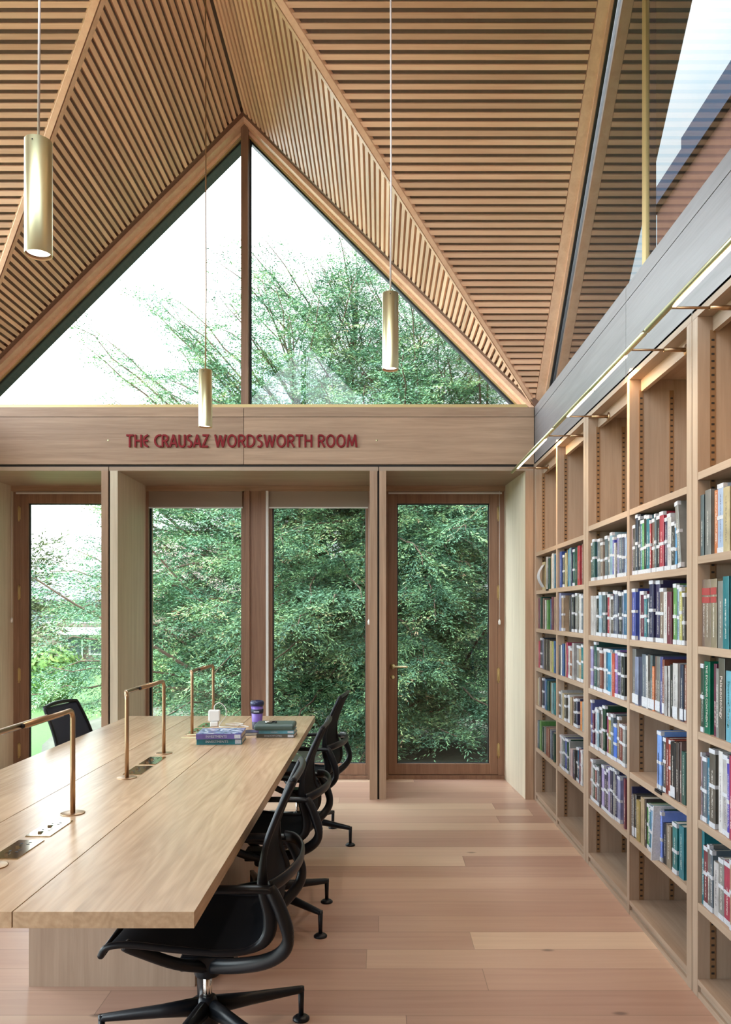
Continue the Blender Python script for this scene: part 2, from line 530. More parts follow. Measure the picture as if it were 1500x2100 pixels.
# clerestory gable windows
wn = 2
for side, T in MAPS.items():
    wn += 1
    W = empty('window_%d' % wn, kind='structure')
    V = HW + (0.115 if side == 'far' else 0.093)
    DV = 0.0 if side == 'far' else -0.02
    gh = 0.052 / r2
    # glass triangle, thin double pane
    mb = MB(T)
    mb.prism([(-(HW - gh), V, ZB + 0.012), (HW - gh, V, ZB + 0.012), (0, V, ZB + HW - gh)], (0, 0.0, 0))
    mb.f = mb.f[:1]; mb.t = mb.t[:1]; mb.mi = mb.mi[:1]; mb.sm = mb.sm[:1]
    mb.build('pane', M['glass' if side == 'far' else 'glassup'], W)
    mb = MB(T)
    i0, i1 = (0.038, 0.056) if side == 'far' else (0.004, 0.026)
    for sg in (-1, 1):
        A = [(0, HW + DV + 0.098, ZB + HW - i0 / r2), (sg * (HW - i0 / r2), HW + DV + 0.098, ZB), (sg * (HW - i1 / r2), HW + DV + 0.098, ZB), (0, HW + DV + 0.098, ZB + HW - i1 / r2)]
        B = [(p[0], HW + DV + 0.112, p[2]) for p in A]
        mb.hexa(A, B)
    mb.box(-HW + 0.05, HW - 0.05, HW + (0.005 if side == 'far' else 0.07), HW + 0.09, ZB - 0.005, ZB + (0.022 if side == 'far' else 0.010))
    mb.build('frame', M['gold'], W)
    mb = MB(T)
    i0, i1 = (0.045, 0.068) if side == 'far' else (0.026, 0.050)
    if side != 'far': DV = -0.036
    for sg in (-1, 1):
        A = [(0, HW + DV + 0.113, ZB + HW - i0 / r2), (sg * (HW - i0 / r2), HW + DV + 0.113, ZB), (sg * (HW - i1 / r2), HW + DV + 0.113, ZB), (0, HW + DV + 0.113, ZB + HW - i1 / r2)]
        B = [(p[0], HW + DV + 0.128, p[2]) for p in A]
        mb.hexa(A, B)
    mb.box(0.028, 0.040, HW + 0.10, HW + 0.128, ZB, ZB + HW - 0.1)
    mb.build('gasket', M['gasket'], W)
    mb = MB(T)
    mb.box(-0.026, 0.026, HW + (0.03 if side == 'far' else 0.085), HW + 0.125, ZB + 0.02, ZB + HW - 0.03)
    mb.build('mullion', M['frame' if side == 'far' else 'gold'], W)
portal((CX, YF + 0.20, ZB + 1.0), (-PI / 2, 0, 0), 4.2, 2.1)
portal((XL - 0.20, CY, ZB + 1.0), (-PI / 2, 0, PI / 2), 4.2, 2.1)
portal((XR + 0.20, CY, ZB + 1.0), (-PI / 2, 0, -PI / 2), 4.2, 2.1)
portal((CX, YN - 0.20, ZB + 1.0), (PI / 2, 0, 0), 4.2, 2.1)

# ------------------------------------------------------------------ beams
def beam(T, mats, joint=True, right=0.0):
    # three boards with fine open joints in front of a dark core
    mb = MB(T)
    core = MB(T)
    core.box(-HW - 0.1, HW + 0.0, HW + 0.01, HW + 0.115, ZBB + 0.004, ZB - 0.008)
    core.build('trim_4', M['bronzehole'], kind='structure')
    g = 0.002
    for (a, b) in ((-HW + 0.003, 0 - g), (0 + g, HW - 0.004)):
        mb.box(a, b, HW, HW + 0.02, ZBB, ZB - 0.075)
        mb.box(a, b, HW, HW + 0.02, ZB - 0.071, ZB)
    mb.build('trim_5', mats, kind='structure')


beam(MAPS['far'], M['oakX'])
beam(MAPS['right'], M['skylitoak'])
beam(MAPS['left'], M['oakY'])
# sloping outer closure of the near gable, above the flat ceiling of the rear part of the room
MB(MAPS['near']).box(-HW, HW, HW, HW + 0.1, ZB - 0.06, ZB).build('trim_6', M['oakX'], kind='structure')
# screws in the far beam
for x in (222, 773):
    MB().lathe([(0.0, YF - 0.0015), (0.007, YF - 0.0015), (0.007, YF + 0.002)], (X_at(x, YF), 0, Z_at(903, YF)), 14, 'Y').build('beam_screw', M['brass'], kind='structure')

# ------------------------------------------------------------------ glazed walls (far and left)
def facade(T, far):
    ax = 'X' if far else 'Y'
    P = (lambda p: T((p[0], HW + p[1], p[2])))
    num = [0]
    def st(mb, name, mat): return mb.build(name, mat, kind='structure')
    # soffit of the window zone
    mb = MB(P)
    for (a, b) in ((-2.14, -1.008), (-1.002, 1.002), (1.008, 2.158)):
        mb.box(a, b, 0.0, DW, 2.447, 2.476)
    st(mb, 'trim_7', M['shelf' + ax])
    mb = MB(P); mb.box(-HW - .1, HW + 0.4, 0.012, DW + 0.12, 2.477, 2.60); st(mb, 'trim_8', M['bronzehole'])
    # paired fins
    for s in (-1, 1):
        for (a, b) in ((0.938, 0.995), (1.010, 1.060)):
            mb = MB(P); mb.box(s * a, s * b, 0.0, DW - 0.03, 0, 2.447)
            st(mb, 'trim_9', M['litreveal' if (s == -1 and a < 1) or (s == 1 and a > 1 and False) else 'oakZ'])  # left inner fin takes the oak painted as brightly lit
        mb = MB(P); mb.box(s * 0.995, s * 1.010, 0.02, DW - 0.03, 0, 2.447); st(mb, 'trim_10', M['bronzehole'])
        mb = MB(P)
        mb.hexa([(s * 2.098, 0.018, 0), (s * 2.156, 0.018, 0), (s * 2.156, DW, 0), (s * 2.055, DW, 0)],
                [(s * 2.098, 0.018, 2.447), (s * 2.156, 0.018, 2.447), (s * 2.156, DW, 2.447), (s * 2.055, DW, 2.447)])
        st(mb, 'trim_11', M['litreveal'])
        mb = MB(P); mb.box(s * 2.098, s * 2.158, 0.0, 0.018, 0, 2.447); st(mb, 'trim_12', M['oakZ'])
    # header and blind boxes
    mb = MB(P); mb.box(-2.10, 2.06, DW - 0.035, DW + 0.11, 2.402, 2.470); st(mb, 'trim_13', M['oakX' if far else 'oakY'])
    mb = MB(P); mb.box(-2.16, 2.16, DW + 0.02, DW + 0.13, 2.37, 2.60); st(mb, 'wall_' + ('far' if far else 'left'), M['oakX'])
    # side jambs of the door bays
    mb = MB(P)
    for s in (-1, 1):
        mb.box(s * 2.0025, s * 2.08, DW, DW + 0.10, 0, 2.402)
        mb.box(s * 1.055, s * 1.0855, DW - 0.03, DW + 0.10, 0, 2.402)
        mb.box(s * 0.915, s * 0.945, DW - 0.03, DW + 0.10, 0, 2.402)
    mb.box(1.06, 2.06, DW - 0.01, DW + 0.1, 0.0, 0.03)
    mb.box(-2.06, -1.06, DW - 0.01, DW + 0.1, 0.0, 0.03)
    st(mb, 'trim_14', M['frame'])
    # doors
    for s, nm in ((1, 2), (-1, 1)):
        D = empty('door_%d' % nm if far else 'door_%d' % (nm + 2), kind='structure')
        a, b = (1.086, 2.002) if s == 1 else (-2.002, -1.086)
        fw = 0.072
        mb = MB(P)
        mb.box(a, a + fw, DW, DW + 0.06, 0.035, 2.385); mb.box(b - fw, b, DW, DW + 0.06, 0.035, 2.385)
        mb.box(a + fw, b - fw, DW, DW + 0.06, 2.305, 2.385); mb.box(a + fw, b - fw, DW, DW + 0.06, 0.035, 0.125)
        mb.build('frame', M['frame'], D, bevel=0.003)
        mb = MB(P)
        for (q0, q1, w0, w1) in ((a + fw, b - fw, 0.125, 0.131), (a + fw, b - fw, 2.297, 2.305), (a + fw, a + fw + 0.008, 0.13, 2.30), (b - fw - 0.008, b - fw, 0.13, 2.30)):
            mb.box(q0, q1, DW + 0.02, DW + 0.04, w0, w1)
        mb.build('gasket', M['gasket'], D)
        mb = MB(P); mb.box(a + fw - 0.004, b - fw + 0.004, DW + 0.03, DW + 0.030, 0.12, 2.31)
        mb.f = mb.f[2:3]; mb.t = mb.t[2:3]; mb.mi = mb.mi[2:3]; mb.sm = mb.sm[2:3]
        mb.build('pane', M['glass'], D)
        hx = b + 0.004 if s == 1 else a - 0.004
        for hz in (0.24, 0.87, 1.56, 2.22):
            mb = MB(P); mb.lathe([(0.007, hz - 0.06), (0.007, hz + 0.06)], (hx, DW - 0.006, 0), 12); mb.lathe([(0.008, hz - 0.066), (0.008, hz - 0.060)], (hx, DW - 0.006, 0), 12)
            mb.box(hx - 0.012, hx + 0.012, DW - 0.003, DW, hz - 0.05, hz + 0.05)
            mb.build('hinge', M['gold'], D)
        if s == 1:
            kx = a + 0.034
            mb = MB(P); mb.lathe([(0.022, -0.006), (0.022, 0.0)], (kx, DW, 0.94), 20, 'Y')
            mb.tube(catmull([(kx, DW - 0.004, 0.94), (kx, DW - 0.05, 0.94), (kx + 0.02, DW - 0.058, 0.94), (kx + 0.125, DW - 0.058, 0.94)], 5), 0.0085)
            mb.build('handle', M['brass'], D)
            mb = MB(P); mb.lathe([(0.018, -0.005), (0.018, 0.0)], (kx, DW, 0.85), 20, 'Y'); mb.box(kx - .003, kx + .003, DW - .006, DW - .004, 0.838, 0.858)
            mb.build('keyhole_plate', M['brass'], D)
    # middle windows
    for s, nm in ((-1, 1), (1, 2)):
        Wn = empty('window_%d' % (nm if far else nm + 6), kind='structure')
        a, b = (-0.915, -0.147) if s == -1 else (0.113, 0.895)
        mb = MB(P)
        fl = 0.030
        mb.box(a - fl, a, DW + 0.0, DW + 0.07, 0.03, 2.40); mb.box(b, b + fl, DW, DW + 0.07, 0.03, 2.40)
        mb.box(a, b, DW, DW + 0.07, 2.29, 2.40); mb.box(a, b, DW, DW + 0.07, 0.03, 0.125)
        mb.box(a - .03, b + .03, DW - 0.02, DW + 0.09, 0.0, 0.03)
        mb.build('frame', M['frame'], Wn, bevel=0.003)
        mb = MB(P)
        for (q0, q1, w0, w1) in ((a, b, 0.125, 0.131), (a, a + 0.010, 0.13, 2.29), (b - 0.006, b, 0.13, 2.29)):
            mb.box(q0, q1, DW + 0.02, DW + 0.04, w0, w1)
        mb.build('gasket', M['gasket'], Wn)
        mb = MB(P); mb.box(a - .004, b + .004, DW + 0.03, DW + 0.03, 0.12, 2.30)
        mb.f = mb.f[2:3]; mb.t = mb.t[2:3]; mb.mi = mb.mi[2:3]; mb.sm = mb.sm[2:3]
        mb.build('pane', M['glass'], Wn)
    # central post between the two windows
    mb = MB(P)
    mb.box(-0.112, -0.068, DW - 0.055, DW + 0.1, 0, 2.402)
    mb.box(-0.068, 0.028, DW - 0.035, DW + 0.1, 0, 2.402)
    mb.box(0.028, 0.065, DW - 0.055, DW + 0.1, 0, 2.402)
    st(mb, 'trim_15', M['frame'])
    mb = MB(P); mb.box(0.066, 0.086, DW - 0.052, DW - 0.0, 0, 2.402); mb.box(0.073, 0.083, DW, DW + 0.1, 0, 2.402); st(mb, 'trim_16', M['white'])
    if far:
        g = 'roller blinds above the glazing'
        B = []
        for (a, b, zb, lb) in ((-0.945, -0.135, 2.272, 'taupe roller blind lowered a hand width over left tall fixed window'),
                               (0.085, 0.93, 2.272, 'taupe roller blind lowered a hand width over right tall fixed window'),
                               (1.075, 2.03, 2.392, 'rolled-up blind with white bottom bar above glazed door beside bookcase'),
                               (-2.02, -1.07, 2.392, 'rolled-up blind with white bottom bar above far left glazed door')):
            R = empty('roller_blind', T((0.5 * (a + b), HW + DW - 0.02, 2.40)), 0, lb, 'blind', g)
            m0 = T((0.5 * (a + b), HW + DW - 0.02, 2.40))
            Q = lambda p: (p[0], p[1], p[2] - 2.40)
            hw_ = (b - a) / 2
            mb = MB(Q); mb.box(-hw_, hw_, 0, 0.003, zb, 2.402); mb.build('fabric', M['blind'], R)
            mb = MB(Q); mb.box(-hw_ - .003, hw_ + .003, -0.005, 0.008, zb - 0.011, zb); mb.build('bottom_bar', M['white'], R)
        for (x, yy, lb) in ((24, 1272, 'white bead cord weight hanging at left edge of far left door'),
                            (757, 1276, 'white bead cord weight beside the right tall fixed window'),
                            (1025, 1276, 'white bead cord weight on hinge side of door beside bookcase')):
            Yc = YF + DW - 0.045
            cx_ = X_at(x, Yc); cz = Z_at(yy, Yc)
            K_ = empty('blind_cord', (cx_, Yc, cz), 0, lb, 'cord', 'blind cords')
            MB().tube([(0, 0, 0.02), (0, 0, 2.40 - cz)], 0.0015, 6).build('cord', M['white'], K_)
            MB().lathe([(0.0, -0.022), (0.009, -0.018), (0.010, 0.008), (0.004, 0.022), (0, 0.024)], (0, 0, 0), 12).build('weight', M['white'], K_)


facade(MAPS['far'], True)
facade(MAPS['left'], False)
portal((CX, YF + DW + 0.2, 1.25), (-PI / 2, 0, 0), 4.2, 2.4)
portal((XL - DW - 0.2, CY, 1.25), (-PI / 2, 0, PI / 2), 4.2, 2.4)
# corner post between glazed wall and bookcase wall
mb = MB(); mb.box(1.149, 1.50, YF + 0.0, YF + 0.10, 0, 2.50); mb.build('wall_far', M['oakZ'], kind='structure')
mb = MB(); mb.box(1.153, 1.80, YF + 0.1, YF + DW + 0.2, -0.1, 2.60); mb.build('wall_far', M['oakZ'], kind='structure')
mb = MB(); mb.box(XL - DW - 0.2, XL - 0.01, YF + 0.0, YF + DW + 0.2, -0.1, 2.60); mb.build('wall_left', M['oakZ'], kind='structure')
# right wall behind the bookcases, flat ceiling and walls of the rear part of the room
MB().box(1.50, 1.62, -2.4, YF + 0.1, 0, 2.60).build('wall_right', M['oakZ'], kind='structure')
MB().box(1.24, 1.62, -2.4, YF, 2.52, 2.92).build('wall_right', M['oakY'], kind='structure')
mb = MB()
for k in range(44):
    y = -2.38 + k * 0.0872
    if y > 1.42: break
    mb.box(-4.0, 1.3, y, y + 0.04, ZB - 0.03, ZB)
mb.build('ceiling', M['slatX'], kind='structure')
MB().box(-4.1, 1.62, -2.5, YN - 0.0, ZB, ZB + 0.15).build('ceiling', M['backing'], kind='structure')
mb = MB(); mb.box(-4.1, -3.2, -2.4, -2.5, 0, ZB); mb.box(0.6, 1.6, -2.4, -2.5, 0, ZB); mb.box(-3.2, 0.6, -2.4, -2.5, 0, ZB)
mb.build('wall_back', M['oakZ'], kind='structure')
MB().box(-4.1, -3.98, -2.4, -1.6, 0, ZB).build('wall_left', M['oakZ'], kind='structure')
MB().box(-4.1, -3.98, -1.6, 0.9, 0, 0.1).box(-4.1, -3.98, -1.6, 0.9, 2.7, ZB).box(-4.1, -3.98, 0.9, YN + 0.1, 0, ZB).build('wall_left', M['oakZ'], kind='structure')
portal((-4.15, -0.35, 1.4), (-PI / 2, 0, PI / 2), 2.5, 2.6)

# ------------------------------------------------------------------ lettering on the far beam
def arc(cx, cy, rx, ry, a0, a1, n=16):
    return [(cx + rx * math.cos(math.radians(a0 + (a1 - a0) * i / n)), cy + ry * math.sin(math.radians(a0 + (a1 - a0) * i / n))) for i in range(n + 1)]


GL = {
    'T': (0.56, [[(0, .95), (.56, .95)], [(.28, .95), (.28, 0)]]),
    'H': (0.60, [[(.07, 0), (.07, 1)], [(.53, 0), (.53, 1)], [(.07, .52), (.53, .52)]]),
    'E': (0.46, [arc(.44, .5, .38, .46, 95, 265), [(.08, .52), (.40, .52)]]),
    'C': (0.54, [arc(.50, .5, .43, .46, 80, 280)]),
    'R': (0.56, [[(.07, 0), (.07, .95)], [(.07, .95)] + arc(.27, .72, .22, .23, 90, -90) + [(.07, .49)], [(.27, .49), (.54, 0)]]),
    'A': (0.64, [[(.03, 0), (.32, 1)], [(.32, 1), (.61, 0)], [(.14, .30), (.50, .30)]]),
    'U': (0.60, [[(.07, 1), (.07, .30)] + arc(.30, .28, .23, .24, 180, 360) + [(.53, 1)]]),
    'S': (0.46, [arc(.25, .74, .19, .21, 50, 250, 12) + arc(.21, .26, .19, .23, 70, -130, 12)]),
    'Z': (0.52, [[(.03, .95), (.47, .95), (.05, .05), (.50, .05)]]),
    'W': (0.86, [[(.03, 1), (.23, 0)], [(.23, 0), (.43, .95)], [(.43, .95), (.62, 0)], [(.62, 0), (.83, 1)]]),
    'O': (0.70, [arc(.35, .5, .29, .46, 0, 360, 28)]),
    'D': (0.66, [[(.07, .05), (.07, .95)], [(.07, .95), (.22, .95)] + arc(.24, .5, .35, .45, 90, -90) + [(.07, .05)]]),
    'M': (0.82, [[(.06, 0), (.16, 1)], [(.16, 1), (.41, .12)], [(.41, .12), (.66, 1)], [(.66, 1), (.76, 0)]]),
}


def stroke(mb, pts, wd, fx, fz, y0, y1):
    P = [Vector((fx(p[0]), fz(p[1]))) for p in pts]
    Lp = []; Rp = []
    n = len(P)
    for i in range(n):
        a = P[max(i - 1, 0)]; c = P[min(i + 1, n - 1)]
        d1 = (P[i] - a); d2 = (c - P[i])
        if d1.length < 1e-9: d1 = d2
        if d2.length < 1e-9: d2 = d1
        d = (d1.normalized() + d2.normalized())
        d = d.normalized() if d.length > 1e-6 else d1.normalized()
        nn = Vector((-d.y, d.x))
        k = 1 / max(0.35, nn.dot(Vector((-d1.normalized().y, d1.normalized().x))))
        Lp.append(P[i] + nn * wd / 2 * k); Rp.append(P[i] - nn * wd / 2 * k)
    for i in range(n - 1):
        q = [Lp[i], Lp[i + 1], Rp[i + 1], Rp[i]]
        mb.hexa([(p.x, y0, p.y) for p in q], [(p.x, y1, p.y) for p in q], tone=0.5)


LE = empty('wall_lettering', (X_at(497, YF), YF, Z_at(905, YF)), 0,
           'dark red raised capital lettering naming the room on the far oak beam', 'sign')
zb = Z_at(917.5, YF) - Z_at(905, YF); capH = 25.5 / F * YF
for word, xa, xb in (('THE', 260, 306), ('CRAUSAZ', 317, 428), ('WORDSWORTH', 441, 641), ('ROOM', 652, 733)):
    tot = sum(GL[c][0] for c in word) + 0.10 * (len(word) - 1)
    x0 = X_at(xa, YF) - LE.location.x; x1 = X_at(xb, YF) - LE.location.x
    sc = (x1 - x0) / tot; cur = x0
    for c in word:
        wd, sts = GL[c]
        mb = MB()
        for si_, stt in enumerate(sts):
            stroke(mb, stt, 0.0135, lambda q, cur=cur: cur + q * sc, lambda q: zb + q * capH, -0.013 - 0.0003 * si_, 0.0)
        mb.build('letter', M['red'], LE)
        cur += (wd + 0.10) * sc

# ------------------------------------------------------------------ bookcases
XS = XR + 0.012      # spines
DEPTH = 0.30
UN = [
    ('A', [(5.835, 5.129, 0), (5.095, 4.393, 0)], [1.834, 1.553, 1.276, 0.991, 0.713, 0.398], 'oak bookcase of two bays in the far corner beside the glazed door'),
    ('B', [(4.386, 3.658, 0), (3.624, 2.900, 0)], [1.870, 1.566, 1.270, 0.977, 0.660, 0.368], 'middle oak bookcase with half-empty shelf beside tilted grey volume'),
    ('C', [(2.894, 2.197, 0), (2.163, 1.49, 0)], [1.904, 1.60, 1.274, 0.965, 0.645, 0.345], 'nearest oak bookcase cut off by right edge of photo'),
]
UZ = 2.47
for nm, bays, shelves, lab in UN:
    y1 = bays[0][0] + 0.0; y0 = bays[1][1] - 0.0
    root = empty('bookcase', (XR, (y0 + y1) / 2, 0), 0, lab, 'bookcase', 'fitted oak bookcases along the right wall')
    yc = (y0 + y1) / 2
    Q = lambda p: (p[0] - XR, p[1] - yc, p[2])
    tm = 0.017; te = 0.024
    ups = [y1 - te, 0.5 * (bays[0][1] + bays[1][0]), y0 + te]
    for u, hw_ in zip(ups, (te, tm, te)):
        mb = MB(Q); mb.box(XR, XR + DEPTH, u - hw_, u + hw_, 0.0, UZ)
        mb.build('upright', M['shelfZ'], root, bevel=0.0015)
    mb = MB(Q); mb.box(XR + DEPTH, XR + DEPTH + 0.02, y0, y1, 0, UZ); mb.build('back_panel', M['shelfZ'], root)
    mb = MB(Q); mb.box(XR + 0.0, XR + DEPTH, y0, y1, UZ, UZ + 0.035); mb.build('top_panel', M['shelfY'], root)
    mb = MB(Q); mb.box(XR + 0.012, XR + 0.03, y0, y1, 0.0, 0.048)
    mb.box(XR + 0.002, XR + 0.03, y0, y1, 0.0, 0.022)
    mb.build('plinth', M['shelfY'], root)
    inner = [(ups[1] + tm, ups[0] - te), (ups[2] + te, ups[1] - tm)]
    for (a, b) in inner:
        mb = MB(Q); mb.box(XR + 0.001, XR + DEPTH, a, b, 0.048, 0.068); mb.build('shelf', M['shelfY'], root)
        for z in shelves:
            mb = MB(Q); mb.box(XR + 0.001, XR + DEPTH - 0.005, a + 0.001, b - 0.001, z - 0.028, z)
            mb.build('shelf', M['shelfY'], root, bevel=0.0012)
        mb = MB(Q); mb.box(XR + 0.055, XR + 0.075, a, b, UZ - 0.055, UZ); mb.build('top_batten', M['shelfY'], root)
        # slotted metal standards on the side faces
        for dx in (0.055, 0.195):
            mb = MB(Q); mb.box(XR + dx - 0.010, XR + dx + 0.010, b - 0.0025, b, 0.07, UZ - 0.05)
            mb.box(XR + dx - 0.010, XR + dx + 0.010, a, a + 0.0025, 0.07, UZ - 0.05)
            ob = mb.build('shelf_standard', M['standard'], root)
            mb = MB(Q); z = 0.085
            while z < UZ - 0.08:
                mb.box(XR + dx - 0.0055, XR + dx + 0.0055, b - 0.0032, b - 0.0024, z, z + 0.0075)
                z += 0.0255
            mb.build('slots', M['bronzehole'], ob)

# narrow oak rails above the bookcases
# ------------------------------------------------------------------ picture-light style shelf lamps
TX, TZ = 0.978, 2.428
for (ya, yb, m1, m2, lab) in ((5.80, 4.41, 5.62, 4.594, 'brass tube shelf light over the far corner bookcase'),
                              (4.38, 2.90, 4.138, 3.085, 'brass tube shelf light over the middle bookcase'),
                              (2.87, 1.45, 2.657, 1.66, 'brass tube shelf light over the nearest bookcase')):
    R = empty('shelf_light', (XR + 0.05, (ya + yb) / 2, TZ), 0, lab, 'light', 'brass shelf lights')
    ox, oy = XR + 0.05, (ya + yb) / 2
    Q = lambda p: (p[0] - ox, p[1] - oy, p[2] - TZ)
    mb = MB(Q); mb.tube([(TX, ya, TZ), (TX, yb, TZ)], 0.0105, 14); mb.build('tube', M['brass'], R)
    ln = (m1 - m2)
    for (s0, s1) in ((m2 + 0.04, (m1 + m2) / 2 - 0.01), ((m1 + m2) / 2 + 0.01, m1 - 0.04)):
        mb = MB(Q)
        mb.box(TX - 0.001, TX + 0.009, s0, s1, TZ - 0.0135, TZ - 0.006)
        mb.build('led_strip', M['led'], R)
    for m_ in (m1, m2):
        mb = MB(Q); mb.tube([(TX, m_, TZ), (XR + 0.02, m_, TZ)], 0.0045, 10)
        mb.tube([(XR - 0.035, m_, TZ), (XR + 0.055, m_, TZ)], 0.0085, 12)
        mb.lathe([(0.022, 0.050), (0.022, 0.0555)], (XR, m_, TZ), 18, 'X')
        mb.build('arm', M['bronze'], R)
    l = bpy.data.lights.new('shelf_light_glow', 'AREA'); l.shape = 'RECTANGLE'; l.size = 0.01; l.size_y = ln
    l.energy = 8.5; l.color = (1.0, 0.62, 0.30)
    lo = bpy.data.objects.new('shelf_light_glow', l); S.collection.objects.link(lo); lo.parent = R
    lo.location = (TX + 0.008 - ox, 0.5 * (m1 + m2) - oy, -0.017)
    lo.rotation_euler = Vector((-0.50, 0, 0.80)).to_track_quat('Z', 'Y').to_euler()

# ------------------------------------------------------------------ pendant lamps
def ceil_z(x, y):
    return ZB + max(HW - abs(x - CX), HW - abs(y - CY))


for (x, yb_, Y, d, hgt, cord, lab) in (
        (79, 523, 2.08, 0.070, 0.300, 'pale', 'brass cylinder pendant lamp hanging on pale cord at upper left, largest and nearest'),
        (421.5, 876, 3.96, 0.068, 0.286, 'dark', 'brass cylinder pendant lamp on dark cord in front of the red lettering'),
        (801, 758, 3.08, 0.064, 0.298, 'pale', 'brass cylinder pendant lamp hanging in front of right pane of gable window')):
    px, pz = X_at(x, Y), Z_at(yb_, Y)
    R = empty('pendant_lamp', (px, Y, pz), 0, lab, 'lamp', 'brass cylinder pendant lamps')
    r = d / 2
    mb = MB(); mb.lathe([(r, 0), (r, hgt), (r - 0.002, hgt + 0.001), (0.004, hgt + 0.001)], n=40)
    mb.f = [f for f in mb.f if not (len(f) > 10 and f[0] in (0, 39))]
    mb.t = mb.t[:len(mb.f)]; mb.mi = mb.mi[:len(mb.f)]; mb.sm = mb.sm[:len(mb.f)]
    mb.lathe([(r, 0), (r - 0.0015, 0.0)], n=40); mb.f = mb.f[:-2]; mb.t = mb.t[:len(mb.f)]; mb.mi = mb.mi[:len(mb.f)]; mb.sm = mb.sm[:len(mb.f)]
    mb.build('cylinder', M['brass'], R)
    mb = MB(); mb.lathe([(r - 0.0015, 0.0), (r - 0.0015, 0.012), (r * 0.86, 0.008), (r * 0.82, 0.012)], n=36)
    mb.f = mb.f[:-2]; mb.t = mb.t[:len(mb.f)]; mb.mi = mb.mi[:len(mb.f)]; mb.sm = mb.sm[:len(mb.f)]
    mb.build('baffle', M['standard'], R)
    mb = MB(); mb.lathe([(0.0, 0.006), (r * 0.45, 0.0062), (r * 0.86, 0.0085)], n=30)
    mb.build('bulb', M['bulb'], R)
    mb = MB()
    for an in (-0.6, 2.5):
        mb.lathe([(0.0018, hgt - 0.014), (0.0018, hgt - 0.012)], (r * math.cos(an - 1.0), r * math.sin(an - 1.0), 0), 8)
    mb.build('screw', M['gasket'], R)
    cz = ceil_z(px, Y) - pz
    mb = MB(); mb.tube([(0, 0, hgt), (0.003, 0, hgt + 0.4), (0, 0, cz)], 0.0035, 8)
    mb.build('cord', M['cordw'] if cord == 'pale' else M['bronze'], R)
    l = bpy.data.lights.new('pendant_beam', 'SPOT'); l.energy = 22; l.spot_size = 1.2; l.spot_blend = 0.6
    l.color = (1, 0.86, 0.70); l.shadow_soft_size = 0.02
    lo = bpy.data.objects.new('pendant_beam', l); S.collection.objects.link(lo); lo.parent = R; lo.location = (0, 0, -0.01)

# ------------------------------------------------------------------ reading table
TT = 0.74; TTH = 0.036
TXL, TXR = -1.585, -0.408
TY0, TY1 = 1.725, 4.965
TC = ((TXL + TXR) / 2, (TY0 + TY1) / 2)
Tb = empty('reading_table', (TC[0], TC[1], 0), 0, 'long pale oak reading table with two seams, lamps and power plates', 'table')
Q = lambda p: (p[0] - TC[0], p[1] - TC[1], p[2])
for (a, b) in ((TXL, -1.1885), (-1.1855, -0.8095), (-0.8065, TXR)):
    mb = MB(Q)
    # each top is glued up from staves
    n = 3; 
    for k in range(n):
        mb.box(a + (b - a) * k / n, a + (b - a) * (k + 1) / n, TY0, TY1, TT - TTH, TT)
    mb.build('tabletop', M['table'], Tb)
mb = MB(Q); mb.box(TXL + .03, TXR - .03, TY0 + .05, TY1 - .05, TT - TTH - 0.012, TT - TTH - 0.001); mb.build('underframe', M['shelfY'], Tb)
mb = MB(Q); mb.box(-1.31, -0.69, 2.93, 4.5, 0, TT - TTH - 0.012); mb.build('pedestal', M['shelfZ'], Tb)
# power plates with sockets
def plate(y0, y1, flip):
    o = MB(Q).box(-1.040, -0.966, y0, y1, TT, TT + 0.0025).build('power_plate', M['plate'], Tb, bevel=0.0008)
    L_ = y1 - y0
    mb = MB(Q)
    for k in (0.30, 0.70):
        yy = y0 + L_ * k
        for (dx, dy, wx, wy) in ((-0.012, 0.014, .003, .004), (0.010, 0.006, .004, .003), (0.010, 0.022, .004, .003)):
            mb.box(-1.003 + dx - wx, -1.003 + dx + wx, yy + dy - wy, yy + dy + wy, TT + 0.0025, TT + 0.003)
    mb.build('socket', M['gasket'], o)
    mb = MB(Q)
    for k in (0.30, 0.70):
        yy = y0 + L_ * k
        mb.hexa([(-1.016, yy - 0.022, TT + .0025), (-1.004, yy - 0.022, TT + .0025), (-1.004, yy - 0.004, TT + .0025), (-1.016, yy - 0.004, TT + .0025)],
                [(-1.015, yy - 0.022, TT + .0075), (-1.005, yy - 0.022, TT + .0075), (-1.005, yy - 0.005, TT + .004), (-1.015, yy - 0.005, TT + .004)])
    mb.build('rocker_switch', M['chrome'], o)


for b in (0, 1.083, 2.166):
    plate(2.09 + b, 2.262 + b, 0); plate(2.30 + b, 2.472 + b, 1)
